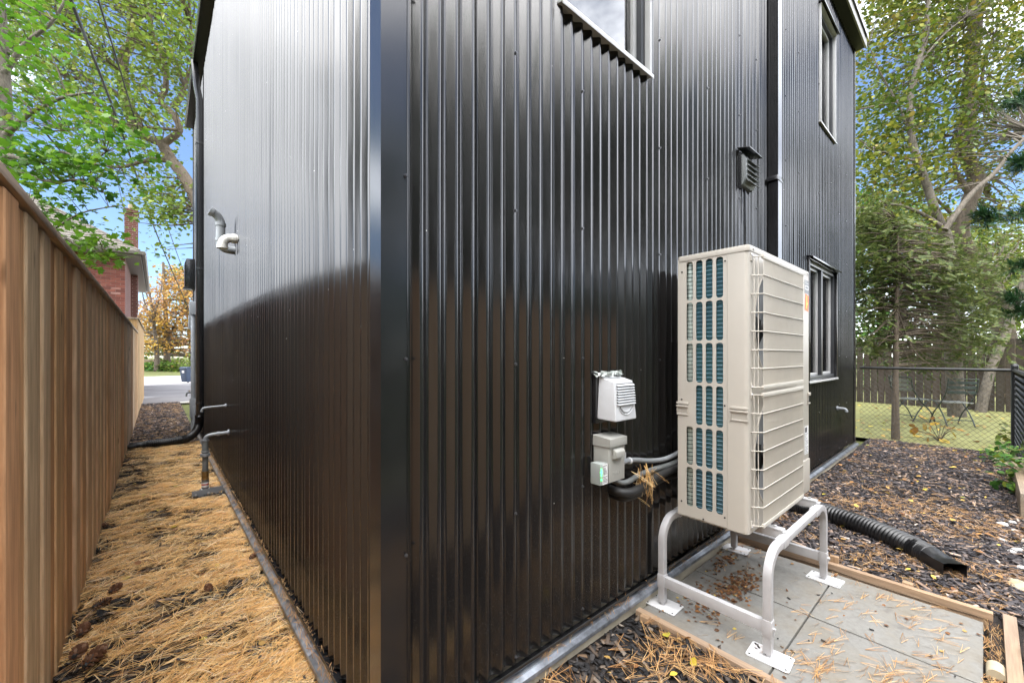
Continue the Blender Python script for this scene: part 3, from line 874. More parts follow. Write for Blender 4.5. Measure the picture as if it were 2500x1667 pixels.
# ------------------------------------------------------------------ stand
st = empty('heat_pump_stand', (1.96, -.34, .03), 'pale grey tubular metal stand carrying the heat pump', 'equipment stand')
st_off = Vector(st.location)
def on_st(o):
    o.parent = st; o.matrix_parent_inverse = Matrix.Translation(-st_off); return o
LX, LY, TZ = (1.488, 2.432), (-.098, -.592), .478
def arc_leg(x, y, sgn):
    rr = .11; P = [(x, y, .05), (x, y, TZ - rr)]
    for k in range(1, 9):
        an = R(90 * k / 8); P.append((x + sgn * rr * (1 - math.cos(an)), y, TZ - rr + rr * math.sin(an)))
    P.append((x + sgn * .24, y, TZ)); return P
for y in LY:
    for x, sg in ((LX[0], 1), (LX[1], -1)):
        m = MB(); m.tube(arc_leg(x, y, sg), .0165, 4, square=True, up=(0, 1, 0)); lg = on_st(m.build('leg', M['stand_grey'], None, bevel=.0022))
        m = MB(); m.box((x + sg * .19 - .035, y - .0195, TZ - .0195), (x + sg * .19 + .035, y + .0195, TZ + .0195)); m.build('collar', M['stand_grey'], lg, bevel=.003)
        m = MB(); m.tube([(x, y, .036), (x, y, .052)], .0095, 10); m.build('foot_bolt', M['galvanised'], lg, smooth=40)
        f = MB(); f.prism(rrect(-.058, .058, -.082, .082, .010), 'z', 0, .0045)
        fo = on_st(f.build('foot_plate', M['foot_white'], None, bevel=.001, loc=(x + .004, y - .006, .0325)))
        fo.rotation_euler = (R(-.8), 0, R(rng.uniform(-6, 6)))
        for a, b in ((-.045, -.068), (.045, -.068), (-.045, .068), (.045, .068)):
            h = MB(); h.tube([(a, b, .0046), (a, b, .0054)], .005, 8); h.build('bolt_hole', M['unit_dark'], fo)
    m = MB(); m.tube([(LX[0] + .2, y, TZ), (LX[1] - .2, y, TZ)], .0155, 4, square=True, up=(0, 1, 0)); on_st(m.build('top_beam', M['stand_grey'], None, bevel=.003))
for x in LX:
    for y in LY:
        m = MB(); m.box((x - .0195, y - .0195, .125), (x + .0195, y + .0195, .197)); on_st(m.build('collar', M['stand_grey'], None, bevel=.003))
        m = MB(); m.tube([(x, y - .0195, .163), (x, y - .030, .163)], .007, 6); on_st(m.build('bolt', M['galvanised'], None))
    m = MB()
    ya, yb = LY[1] + .0195, LY[0] - .0195
    m.box((x - .014, ya, .137), (x - .011, yb, .188)); m.box((x - .011, ya, .185), (x + .014, yb, .188)); m.box((x - .011, ya, .137), (x + .014, yb, .140))
    on_st(m.build('cross_bar', M['stand_grey'], None, bevel=.0008))
for x in (1.76, 2.36):
    m = MB(); m.box((x - .02, LY[1] - .0, .4955), (x + .02, LY[0] + .0, .499)); m.box((x - .02, LY[1] + .02, .463), (x - .017, LY[0] - .02, .4955)); m.box((x + .017, LY[1] + .02, .463), (x + .02, LY[0] - .02, .4955))
    on_st(m.build('support_rail', M['galvanised'], None, bevel=.0008))
    for y in (-.54, -.11):
        m = MB(); m.prism(rrect(x - .022, x + .022, y - .038, y + .038, .006), 'z', .4993, .5085); pd = on_st(m.build('mount_pad', M['galvanised'], None, bevel=.002))
        m = MB(); m.tube([(x, y, .5085), (x, y, .517)], .008, 6); m.build('bolt', M['galvanised'], pd)

# ================================================================== FIXTURES ON THE WALLS
# white louvred vent
vh = empty('vent_hood', (1.115, -.02, 1.05), 'white plastic louvred exhaust vent hood on the black wall', 'vent')
vo = Vector(vh.location)
def at(par, o):
    o.parent = par; o.matrix_parent_inverse = Matrix.Translation(-Vector(par.location)); return o
m = MB(); m.box((1.015, -.026, 1.03), (1.215, .012, 1.262)); at(vh, m.build('back_plate', M['black_trim'], None, bevel=.002))
bx0, bx1, tx0, tx1 = 1.022, 1.208, 1.036, 1.192
m = MB()
V = [(bx0, -.026, 1.052), (bx1, -.026, 1.052), (bx1 - .008, -.125, 1.046), (bx0 + .008, -.125, 1.046), (tx0, -.026, 1.248), (tx1, -.026, 1.248), (tx1 - .004, -.112, 1.228), (tx0 + .004, -.112, 1.228)]
m.add(V, [(0, 3, 2, 1), (4, 5, 6, 7), (0, 1, 5, 4), (1, 2, 6, 5), (3, 0, 4, 7), (2, 3, 7, 6)])
at(vh, m.build('hood', M['white_plastic'], None, bevel=.008, seg=3))
def vp(x, z, off):   # point on the sloping front
    t = (z - 1.046) / (1.228 - 1.046); return (x, -.125 + .013 * t - off, z)
m = MB()
a, b, c, d = vp(1.048, 1.122, .0008), vp(1.186, 1.122, .0008), vp(1.182, 1.217, .0008), vp(1.052, 1.217, .0008)
m.add([a, b, c, d], [(0, 1, 2, 3)]); at(vh, m.build('vent_opening', M['unit_dark'], None))
for k in range(8):
    z = 1.124 + k * .0122
    m = MB(); p = vp(0, z, 0)[1]
    m.prism([(p - .0015, z), (p - .011, z - .004), (p - .011, z - .001), (p - .0015, z + .0045)], 'x', 1.047 + k * .0004, 1.187 - k * .0004); at(vh, m.build('louvre', M['white_plastic'], None))
for rr in (.052, .040):
    m = MB(); P = []
    for k in range(15):
        an = R(200 + 140 * k / 14); z = 1.128 + rr * 1.05 * math.sin(an) ; P.append(vp(1.117 + rr * 1.15 * math.cos(an), max(z, 1.052), .001))
    m.tube(P, .0028, 6); at(vh, m.build('moulding', M['white_plastic'], None, smooth=60))
m = MB(); P = []
for k in range(15):
    an = R(200 + 140 * k / 14); P.append(vp(1.117 + .046 * 1.15 * math.cos(an), 1.128 + .046 * 1.05 * math.sin(an), .0008))
m.tube(P, .0016, 5); at(vh, m.build('groove', M['sticker_grey'], None))
m = MB()      # crumpled sealant along the top
rr = random.Random(4)
for k in range(46):
    t = k / 45; c = Vector((1.012 + .2 * t, -.03 - .045 * math.sin(math.pi * t) * rr.random(), 1.252 + .012 * rr.random()))
    q = [c + Vector((rr.uniform(-.016, .016), rr.uniform(-.014, .014), rr.uniform(-.010, .014))) for _ in range(5)]
    m.add(q, [(0, 1, 2), (0, 2, 3), (0, 3, 4), (0, 4, 1), (1, 2, 3), (1, 3, 4)])
at(vh, m.build('sealant', M['clear_plastic'], None))

# grey disconnect box
db = empty('disconnect_box', (1.078, -.05, .768), 'grey metal electrical disconnect box under the white vent', 'electrical box')
m = MB(); m.box((1.016, -.098, .768), (1.140, -.012, .962)); at(db, m.build('body', M['box_grey'], None, bevel=.003))
m = MB(); m.prism([(-.012, .966), (-.012, .978), (-.108, .968), (-.108, .930), (-.1045, .930), (-.1045, .963)], 'x', 1.011, 1.146); at(db, m.build('lid', M['box_grey'], None, bevel=.0015))
m = MB(); m.box((1.011, -.108, .93), (1.0135, -.012, .966)); m.box((1.1435, -.108, .93), (1.146, -.012, .966)); at(db, m.build('lid_side', M['box_grey'], None))
m = MB(); m.prism([(-.098, .872), (-.121, .880), (-.121, .908), (-.112, .918), (-.098, .918)], 'x', 1.040, 1.112); at(db, m.build('handle', M['box_grey'], None, bevel=.003))
for k in range(5):      # raised maker's mark, worn past reading
    m = MB(); x = 1.043 + k * .0135; m.box((x, -.0992, .798), (x + .0025, -.0975, .814)); m.box((x + .0025, -.0992, .8115 - .006 * (k % 3)), (x + .009, -.0975, .814 - .006 * (k % 3))); at(db, m.build('embossed_mark', M['box_grey'], None))
# surge protector with a lit green lamp
sp = empty('surge_protector', (.975, -.07, .77), 'small clear surge protector with a green lamp and white label', 'electrical box')
m = MB(); m.box((.950, -.100, .770), (1.002, -.045, .866)); at(sp, m.build('case', M['clear_plastic'], None, bevel=.006))
m = MB(); m.box((.9535, -.098, .773), (.999, -.048, .862)); at(sp, m.build('body', M['sticker_white'], None, bevel=.004))
m = MB(); m.box((.966, -.1012, .772), (1.003, -.1006, .862)); lb = at(sp, m.build('label_card', M['sticker_white'], None))
lbx = bars('printed_line', .969, 1.000, .778, .858, 13, -.1014, M['print_black'], lb, 21, .42)
m = MB()
for z, r_ in ((.842, .004), (.829, .0065), (.816, .004), (.797, .0035)):
    m.tube([(.958, -.1003, z), (.958, -.1018, z)], r_, 10)
at(sp, m.build('lamp', M['green_led'], None))
m = MB(); m.box((1.002, -.085, .80), (1.016, -.06, .83)); at(sp, m.build('nipple', M['pvc_grey'], None))

# conduit and refrigerant lines running behind the unit
def curve_pts(P, n=8):
    """Catmull-Rom through the points"""
    P = [np.array(p, float) for p in P]; Q = [2 * P[0] - P[1]] + P + [2 * P[-1] - P[-2]]; out = []
    for i in range(1, len(Q) - 2):
        for t in np.linspace(0, 1, n, endpoint=False):
            a, b, c, d = Q[i - 1:i + 3]
            out.append(.5 * (2 * b + (c - a) * t + (2 * a - 5 * b + 4 * c - d) * t * t + (-a + 3 * b - 3 * c + d) * t ** 3))
    out.append(P[-1]); return out
def cable(name, P, rad, mat, label, cat, group=None, n=10, sides=12):
    m = MB(); m.tube(curve_pts(P, n), rad, sides); return tag(m.build(name, mat, smooth=60), label, cat, group)
cd = cable('conduit', [(1.140, -.06, .820), (1.20, -.055, .826), (1.30, -.05, .818), (1.42, -.055, .795), (1.55, -.085, .790), (1.68, -.12, .83), (1.78, -.135, .90)], .0125, M['pvc_grey'], 'grey flexible conduit from the disconnect box to the heat pump', 'conduit')
m = MB(); m.ring((1.248, -.053, .823), (1, 0, 0), .0165, .012, .014); m.build('clamp', M['white_plastic'], cd)
m = MB(); m.box((1.232, -.036, .83), (1.246, -.012, .862)); m.build('clip', M['galvanised'], cd)
cable('refrigerant_line', [(1.17, .02, .735), (1.175, -.045, .728), (1.22, -.062, .726), (1.32, -.06, .738), (1.44, -.065, .745), (1.6, -.10, .76), (1.72, -.13, .80)], .0135, M['pipe_dark'], 'thin dark grey refrigerant line, uppermost of the three below the conduit', 'pipe', 'refrigerant lines')
cable('refrigerant_line', [(1.15, .02, .695), (1.155, -.05, .688), (1.21, -.085, .682), (1.33, -.09, .690), (1.46, -.085, .712), (1.6, -.11, .735), (1.72, -.135, .76)], .022, M['insulation_black'], 'thick black insulated refrigerant line, middle one of three by the unit', 'pipe', 'refrigerant lines')
cable('refrigerant_line', [(1.19, .02, .655), (1.20, -.045, .650), (1.28, -.06, .648), (1.40, -.062, .660), (1.55, -.08, .690), (1.7, -.13, .70)], .020, M['insulation_black'], 'black insulated refrigerant line, lowest of the three by the unit', 'pipe', 'refrigerant lines')

# dark louvred vent higher up
wv = empty('wall_vent', (2.86, -.01, 2.57), 'dark louvred wall vent under a small flashing, high on the wall', 'vent')
m = MB(); m.prism([(-.012, 2.885), (-.098, 2.862), (-.098, 2.856), (-.012, 2.876)], 'x', 2.72, 2.99); at(wv, m.build('flashing', M['black_trim'], None, bevel=.001))
m = MB(); m.prism([(.0, 2.61), (.0, 2.835), (-.040, 2.835), (-.062, 2.80), (-.062, 2.655), (-.036, 2.61)], 'x', 2.745, 2.96); at(wv, m.build('body', M['pipe_dark'], None, bevel=.006))
for k in range(5):
    z = 2.640 + k * .038
    m = MB(); m.prism([(-.062, z), (-.080, z - .014), (-.082, z - .012), (-.063, z + .012)], 'x', 2.770, 2.965); at(wv, m.build('louvre', M['pipe_dark'], None))
m = MB(); m.box((2.735, -.03, 2.585), (2.742, -.01, 2.85)); 
for k in range(12): m.tube([(2.737, -.02, 2.60 + k * .021), (2.737 + .006, -.03, 2.605 + k * .021)], .008, 6)
at(wv, m.build('sealant', M['hose_black'], None))
m = MB()
for x in (2.80, 2.86): m.tube(curve_pts([(x, -.013, 2.6), (x + .004, -.014, 2.5), (x - .003, -.0135, 2.4), (x + .002, -.0135, 2.33)], 4), [.006, .006, .005, .005, .005, .004, .004, .004, .003, .003, .003, .002, .001], 5)
at(wv, m.build('sealant_drip', M['hose_black'], None))
# low overflow elbow near the back corner
m = MB(); m.tube(curve_pts([(5.84, .02, .69), (5.84, -.07, .69), (5.84, -.10, .678), (5.84, -.108, .65)], 5), .016, 10); m.ring((5.84, -.018, .69), (0, 1, 0), .028, .015, .01)
tag(m.build('overflow_pipe', M['pvc_grey'], smooth=50), 'small dark overflow pipe low on the wall near the back corner', 'pipe')

# left front: flue pipes
m = MB(); m.tube(curve_pts([(.02, 2.97, 2.335), (-.05, 2.97, 2.335), (-.09, 2.97, 2.322), (-.113, 2.97, 2.285), (-.116, 2.97, 2.245)], 6), .035, 18)
fp = tag(m.build('flue_elbow', M['pvc_white'], smooth=50), 'short white plastic elbow pipe turned down on the left wall', 'pipe')
for c, ax in (((-.035, 2.97, 2.335), (1, 0, 0)), ((-.116, 2.97, 2.254), (0, 0, 1))):
    m = MB(); m.ring(c, ax, .0405, .030, .026, 22); m.build('socket', M['pvc_white'], fp, smooth=40)
m = MB(); m.tube(curve_pts([(.02, 3.12, 2.27), (-.06, 3.12, 2.268), (-.10, 3.12, 2.285), (-.113, 3.12, 2.33), (-.113, 3.12, 2.47), (-.118, 3.12, 2.51), (-.145, 3.11, 2.55), (-.185, 3.10, 2.572)], 6), .034, 18)
fp = tag(m.build('flue_pipe', M['pvc_grey'], smooth=50), 'grey plastic flue pipe rising to an elbow on the left wall', 'pipe')
for c, ax in (((-.113, 3.12, 2.345), (0, 0, 1)), ((-.113, 3.12, 2.475), (0, 0, 1)), ((-.178, 3.102, 2.568), (-1, -.1, .5))):
    m = MB(); m.ring(c, ax, .0395, .028, .026, 22); m.build('socket', M['pvc_grey'], fp, smooth=40)
m = MB(); m.tube([(-.186, 3.0995, 2.5725), (-.1868, 3.0994, 2.573)], .030, 16); m.build('pipe_mouth', M['unit_dark'], fp)
# small condensate pipe and gas riser
m = MB(); m.tube(curve_pts([(.02, 3.727, .848), (-.05, 3.727, .844), (-.17, 3.727, .838), (-.198, 3.727, .828), (-.205, 3.727, .80)], 6), .0105, 12); m.ring((-.015, 3.727, .846), (1, 0, 0), .02, .010, .012)
tag(m.build('condensate_pipe', M['pvc_grey'], smooth=50), 'thin grey pipe sticking out low on the left wall, above the gas riser', 'pipe')
m = MB(); m.tube(curve_pts([(.02, 3.53, .610), (-.06, 3.53, .606), (-.14, 3.535, .602), (-.178, 3.54, .588), (-.19, 3.545, .55)], 6), .0165, 14)
gr = tag(m.build('gas_riser', M['pvc_grey'], smooth=50), 'grey gas riser pipe standing in the pine needles beside the left wall', 'pipe')
m = MB(); m.ring((-.012, 3.53, .61), (1, 0, 0), .026, .016, .014); m.ring((-.09, 3.533, .604), (1, 0, 0), .021, .016, .022); m.build('socket', M['pvc_grey'], gr, smooth=40)
for z0, z1, r_, mt in ((.395, .56, .0255, 'pipe_dark'), (.255, .395, .0235, 'pipe_dark'), (.0, .20, .028, 'pipe_dark'), (.195, .262, .027, 'brass')):
    m = MB(); m.tube([(-.19, 3.545, z0), (-.19, 3.545, z1)], r_, 16); m.build('pipe_section', M[mt], gr, smooth=40)
for z, r_, h, mt in ((.553, .031, .014, 'pvc_grey'), (.42, .0385, .026, 'pvc_grey'), (.452, .032, .012, 'pvc_grey'), (.262, .030, .014, 'brass'), (.228, .0305, .012, 'brass'), (.198, .030, .010, 'brass'), (.165, .0295, .012, 'pipe_dark')):
    m = MB(); m.ring((-.19, 3.545, z), (0, 0, 1), r_, .02, h, 20); m.build('collar', M[mt], gr, smooth=40)
m = MB(); m.ring((-.19, 3.545, .142), (0, 0, 1), .0288, .025, .036, 20); m.build('label_band', M['sticker_white'], gr, smooth=40); m = MB(); m.ring((-.19, 3.545, .148), (0, 0, 1), .0292, .025, .010, 20); m.build('label_print', M['print_red'], gr, smooth=40)
m = MB(); m.ring((-.19, 3.545, .158), (0, .2, 1), .032, .026, .006, 20); m.ring((-.19, 3.545, .108), (0, -.3, 1), .032, .026, .006, 20); m.build('cable_tie', M['sticker_white'], gr)
m = MB(); m.prism([(-.29, 3.50), (-.19, 3.505), (-.036, 3.545), (-.036, 3.550), (-.19, 3.511), (-.29, 3.506)], 'z', -.03, .108); m.build('bracket', M['pvc_grey'], gr, bevel=.001)
m = MB(); m.prism([(-.23, 3.575), (-.15, 3.575), (-.036, 3.552), (-.036, 3.556), (-.15, 3.581), (-.23, 3.581)], 'z', -.03, .100); m.build('bracket', M['pvc_grey'], gr)
for x in (-.262, -.168): 
    m = MB(); m.tube([(x, 3.503, .072), (x, 3.493, .072)], .009, 6); m.build('bolt', M['galvanised'], gr)
# drain hoses
def hose(P, rad, label, end_box):
    C_ = curve_pts(P, 34); m = MB(); rr = []
    for i in range(len(C_)):
        s_ = i / len(C_); w = .7 + .3 * math.sin(s_ * 17)
        rr.append(rad * (1 + .085 * w * (1 if (i // 2) % 2 else -1)))
    m.tube(C_, rr, 20, caps=False)
    h = tag(m.build('drain_hose', M['hose_black'], smooth=65), label, 'drain hose')
    e = np.array(C_[-1]); d = e - np.array(C_[-6]); d /= np.linalg.norm(d)
    m = MB(); a = Vector(e); dv = Vector(d); s_ = dv.cross(Vector((0, 0, 1))).normalized(); u_ = Vector((0, 0, 1))
    n = 20; V = []
    for t, k in ((-.01, 0), (.05, .55), (.09, 1), (.165 if end_box else .12, 1), (.165 if end_box else .12, .9), (.10, .9)):
        for j in range(n):
            an = 2 * math.pi * j / n; c_, q_ = math.cos(an), math.sin(an)
            mx = max(abs(c_) / 1.0, abs(q_) / .82); sx, sz = (c_ / mx * rad * .86, q_ / mx * rad * .70)
            V.append(a + dv * t + s_ * ((1 - k) * c_ * rad * .99 + k * sx) + u_ * ((1 - k) * q_ * rad * .99 + k * sz - .004 * k))
    m.add(V, [(i * n + j, i * n + (j + 1) % n, (i + 1) * n + (j + 1) % n, (i + 1) * n + j) for i in range(5) for j in range(n)])
    m.build('end_adapter', M['hose_black'], h, smooth=35)
    return h
hose([(3.41, -.052, .40), (3.412, -.055, .22), (3.44, -.09, .115), (3.51, -.2, .078), (3.53, -.34, .082), (3.46, -.54, .085), (3.36, -.73, .085), (3.22, -.91, .083), (3.12, -.995, .088)], .068, 'black corrugated drain hose snaking across the mulch beyond the slabs', True)
hose([(-.056, 6.40, .46), (-.058, 6.40, .34), (-.10, 6.405, .22), (-.19, 6.42, .135), (-.34, 6.46, .10), (-.52, 6.50, .088), (-.68, 6.52, .08), (-.76, 6.51, .078)], .056, 'black corrugated drain hose crossing the passage from wall to wooden fence', False)
# meter conduit, wall lantern and tap at the far end of the left front
m = MB(); m.tube([(-.070, 7.48, -.05), (-.070, 7.48, 2.06)], .034, 16); cdt = tag(m.build('meter_conduit', M['pvc_grey'], smooth=40), 'upright grey conduit on the left wall beyond the downspout', 'conduit')
m = MB(); m.box((-.125, 7.42, 2.02), (-.012, 7.54, 2.24)); m.build('junction_box', M['pvc_grey'], cdt, bevel=.006)
m = MB(); m.box((-.118, 7.43, .30), (-.014, 7.53, .62)); m.tube([(-.06, 7.38, -.05), (-.06, 7.38, .5)], .024, 12); m.build('sleeve', M['pvc_grey'], cdt, bevel=.004)
m = MB(); m.prism([(-.012, 2.56), (-.155, 2.56), (-.155, 3.0), (-.13, 3.08), (-.012, 3.08)], 'y', 8.16, 8.40); wl_ = tag(m.build('wall_lantern', M['black_trim'], bevel=.006), 'black box-shaped outdoor wall light at the far end of the left wall', 'wall light')
m = MB(); m.box((-.175, 8.14, 2.535), (-.01, 8.42, 2.56)); m.build('base_plate', M['black_trim'], wl_, bevel=.004)
m = MB(); m.tube([(.0, 7.75, .70), (-.12, 7.75, .70)], .013, 10); m.tube(curve_pts([(-.10, 7.75, .70), (-.14, 7.75, .695), (-.15, 7.75, .64)], 5), .012, 10); tp = tag(m.build('garden_tap', M['pipe_dark'], smooth=50), 'small garden tap on the left wall beyond the grey conduit', 'tap')
m = MB(); m.ring((-.11, 7.75, .735), (0, 0, 1), .026, .018, .008, 12); m.tube([(-.11, 7.75, .70), (-.11, 7.75, .735)], .006, 8); m.build('tap_handle', M['brass'], tp)
m = MB(); m.box((-.10, 8.2, 1.82), (-.012, 8.34, 2.07)); tag(m.build('cable_box', M['pvc_grey'], bevel=.006), 'small grey cable box near the far end of the left wall', 'electrical box')

# ================================================================== WOODEN FENCES
def plank_mesh(w, t, h):
    m = MB(); m.box((-t / 2, -w / 2, 0), (t / 2, w / 2, h)); return m.mesh('plank', bevel=.0035, seg=1)
def jit(c, k=.10):
    f = 1 + random.uniform(-k, k); return tuple(min(1, max(0, x * f * (1 + random.uniform(-.025, .025)))) for x in c) + (1,)
PALE, TAN, RED, BRN, GRY = (.77, .565, .36), (.72, .46, .255), (.69, .395, .20), (.64, .365, .19), (.73, .53, .345)
fence = empty('wooden_fence', (-.85, .8, 0), 'tall cedar board fence along the passage, weathered cap on top', 'fence')
def on_f(f, o):
    o.parent = f; o.matrix_parent_inverse = Matrix.Translation(-Vector(f.location)); return o
SP = .1285
pm = [plank_mesh(.134 + .006 * k, .019, 1.812 + .004 * k) for k in range(3)]
special = {-2: RED, -1: RED, 0: PALE, 1: PALE, 2: GRY, 3: BRN, 4: TAN, 5: TAN, 6: BRN, 7: RED, 8: PALE, 9: BRN, 10: TAN, 11: PALE, -3: TAN, -4: RED}
for k in range(-34, 78):
    y = .79 + (k + .5) * SP
    if y > 10.68: break
    o = link_mesh('plank', random.choice(pm), M['cedar'], None, (-.850 - (.011 if k % 2 else 0) + random.uniform(-.0025, .0025), y + random.uniform(-.003, .003), -.02 + random.uniform(0, .006)))
    o.rotation_euler = (R(random.uniform(-.25, .25)), 0, R(random.uniform(-1.6, 1.6)))
    o.color = jit(special[k] if k in special else random.choice([PALE, GRY, TAN, TAN, BRN, RED, GRY, PALE]), .12)
    on_f(fence, o)
def cap(y0, y1, x0, x1, z0, z1, f):
    m = MB(); m.box((z0 - z1, x0 - x1, y0 - y1), (z1 - z0, x1 - x0, y1 - y0)); m.v = [(a / 2, b / 2, c / 2) for a, b, c in m.v]
    o = m.build('cap_rail', M['weathered_cap'], None, bevel=.004, loc=((x0 + x1) / 2, (y0 + y1) / 2, (z0 + z1) / 2))
    o.rotation_euler = (R(90), 0, R(180)); o.rotation_euler = Matrix(((0, 1, 0), (0, 0, 1), (1, 0, 0))).to_euler()
    return on_f(f, o)
ys = [-3.6, -1.2, 1.22, 3.66, 6.1, 8.54, 10.7]
for a, b in zip(ys[:-1], ys[1:]): cap(a, b - .004, -.915, -.830, 1.814, 1.846, fence)
m = MB(); m.box((-.91, -3.6, 1.72), (-.872, 10.69, 1.803)); on_f(fence, m.build('top_rail', M['weathered_cap'], None))
fence2 = empty('wooden_fence', (-.85, 13.5, 0), 'pale yellow board fence, taller, beyond the weathered fence end', 'fence')
pm2 = plank_mesh(.138, .019, 2.13)
k = 0
y = 10.80
while y < 16.5:
    o = link_mesh('plank', pm2, M['cedar'], None, (-.852 - (.010 if k % 2 else 0), y, -.02)); o.color = jit((.52, .36, .20), .1); on_f(fence2, o); y += .137; k += 1
for k in range(9):
    o = link_mesh('plank', pm2, M['cedar'], None, (-.93 - k * .137, 10.745 + (.01 if k % 2 else 0), -.02)); o.rotation_euler = (0, 0, R(90)); o.color = jit((.54, .36, .18), .08); on_f(fence2, o)
m = MB(); m.box((-.90, 10.72, 2.115), (-.82, 16.55, 2.15)); on_f(fence2, m.build('cap_rail', M['old_timber'], None, bevel=.004))
m = MB(); m.box((-2.15, 10.70, 2.115), (-.903, 10.79, 2.15)); on_f(fence2, m.build('cap_rail', M['old_timber'], None, bevel=.004))

# ================================================================== BRICK HOUSE NEXT DOOR
nb = empty('brick_house', (-4.7, 21, 0), 'red brick house with hipped shingle roof and chimney beyond the wooden fence', 'house')
def on_nb(o): return on_f(nb, o)
NX0, NX1, NY0, NY1, NZ = -8.2, -1.3, 16.7, 26, 4.5
m = MB(); m.box((NX0, NY0 + .014, 0), (NX1 - .0, NY1, NZ)); wall = on_nb(m.build('wall', M['brick_wall'], None))
m = MB(); m.box((-2.42, NY0 + .003, 1.8), (NX1, NY0 + .0138, NZ)); on_nb(m.build('mortar_bed', M['mortar'], None))
bm_ = MB(); bm_.box((-.105, -.012, -.0325), (.105, .012, .0325)); bme = bm_.mesh('brick', bevel=.003, seg=1)
bh = MB(); bh.box((-.05, -.012, -.0325), (.05, .012, .0325)); bhe = bh.mesh('brick', bevel=.003, seg=1)
for c in range(35):
    z = 1.86 + c * .075
    x = NX1 - (.105 if c % 2 == 0 else .05); first = True
    if c % 2: on_nb(link_mesh('brick', bhe, M['brick_red'], None, (NX1 - .05, NY0 + .003, z))); x = NX1 - .1 - .01 - .105
    while x > -2.42:
        on_nb(link_mesh('brick', bme, M['brick_red'], None, (x, NY0 + .003 + random.uniform(-.002, .002), z))); x -= .22
m = MB(); m.box((-2.62, NY0 - .03, 2.2), (-2.43, NY0 + .02, 3.55)); w = on_nb(m.build('window', M['window_trim'], None, bevel=.004))
m = MB(); m.box((-2.60, NY0 - .034, 2.26), (-2.52, NY0 - .028, 3.49)); m.build('pane', M['glass_dark'], w)
E0, E1, F0, F1, EZ = NX0 - .4, NX1 + .36, NY0 - .38, NY1 + .4, 4.62
m = MB(); RZ = 7.25; rx = (E0 + E1) / 2; hw = (E1 - E0) / 2
m.add([(E0, F0, EZ), (E1, F0, EZ), (E1, F1, EZ), (E0, F1, EZ), (rx, F0 + hw, RZ), (rx, F1 - hw, RZ)], [(0, 1, 4), (1, 2, 5, 4), (2, 3, 5), (3, 0, 4, 5), (3, 2, 1, 0)]); roof = on_nb(m.build('roof', M['roof_shingle'], None))
m = MB()   # shingle courses facing the camera and along the side
for k in range(26):
    t = k / 26; t2 = (k + .94) / 26
    z = EZ + (RZ - EZ) * t; z2 = EZ + (RZ - EZ) * t2
    q = hw * t; q2 = hw * t2
    m.add([(E0 + q, F0 + q, z + .028), (E1 - q, F0 + q, z + .028), (E1 - q2, F0 + q2, z2 + .012), (E0 + q2, F0 + q2, z2 + .012), (E0 + q, F0 + q, z + .006), (E1 - q, F0 + q, z + .006)], [(0, 1, 2, 3), (4, 5, 1, 0)])
m.build('shingle_course', M['roof_shingle'], roof)
m = MB(); m.tube([(E1 - .02, F0 + .02, EZ + .02), (rx, F0 + hw, RZ + .03)], .05, 6); m.build('hip_cap', M['roof_shingle'], roof)
m = MB(); m.box((E0, F0 - .02, EZ - .16), (E1, F0 + .02, EZ)); m.box((E1 - .02, F0 + .02, EZ - .16), (E1 + .02, F1, EZ)); on_nb(m.build('fascia', M['eave_taupe'], None, bevel=.005))
m = MB(); m.box((E0, F0 + .02, EZ - .16), (E1 - .02, F1, EZ - .13)); on_nb(m.build('soffit', M['eave_taupe'], None))
m = MB()
GP = [(0, 0), (.02, -.09), (.10, -.10), (.13, -.02), (.13, .0), (.115, 0), (.10, -.08), (.03, -.075), (.015, 0)]
m.prism([(F0 - .02 - a, EZ + b - .01) for a, b in GP], 'x', E0, E1 + .13); on_nb(m.build('gutter', M['eave_taupe'], None))
m = MB(); m.prism([(E1 + .02 + a, EZ + b - .01) for a, b in GP], 'y', F0, F1); on_nb(m.build('gutter', M['eave_taupe'], None))
m = MB(); m.box((-1.485, 20.5, 3.0), (-1.10, 21.15, 6.86)); m.box((-1.485, 20.5, 0), (-1.12, 21.15, 3.0)); ch = on_nb(m.build('chimney', M['brick_wall'], None))
m = MB(); m.box((-1.52, 20.46, 6.86), (-1.065, 21.19, 6.95)); m.box((-1.50, 20.48, 6.95), (-1.085, 21.17, 7.02)); m.build('chimney_crown', M['brick_wall'], ch, bevel=.006)
m = MB(); m.tube([(-1.29, 20.8, 7.02), (-1.29, 20.8, 7.25)], .10, 14); m.build('chimney_pot', M['stone_tan'], ch, smooth=40)

# ================================================================== TREES
LEAF = (np.array([(0, 0, 0), (.32, .28, .05), (.36, .62, .03), (0, 1, -.06), (-.36, .62, .03), (-.32, .28, .05)]), np.array([(0, 1, 2), (0, 2, 3), (0, 3, 4), (0, 4, 5)]))
MAPLE = (np.array([(0, .02, 0), (.18, -.05, .02), (.5, .18, -.03), (.34, .32, .03), (.56, .62, -.05), (.24, .58, .03), (0, 1.0, -.08), (-.24, .58, .03), (-.56, .62, -.05), (-.34, .32, .03), (-.5, .18, -.03), (-.18, -.05, .02)]),
         np.array([(0, 1, 3), (1, 2, 3), (0, 3, 5), (3, 4, 5), (0, 5, 7), (5, 6, 7), (0, 7, 9), (7, 8, 9), (0, 9, 11), (9, 10, 11)]))
def leaf_rot(n, tilt, g):
    """leaf blades: random heading, faces tipped away from straight up by up to tilt"""
    h = g.random(n) * 2 * np.pi
    z = np.tile([0, 0, 1.], (n, 1))
    A = rot_from(z, h)
    ax = np.stack([np.cos(h * 3.1), np.sin(h * 2.3 + 1), np.zeros(n)], 1)
    B = rot_from(ax, g.normal(0, tilt, n))
    return np.einsum('nij,njk->nik', B, A)

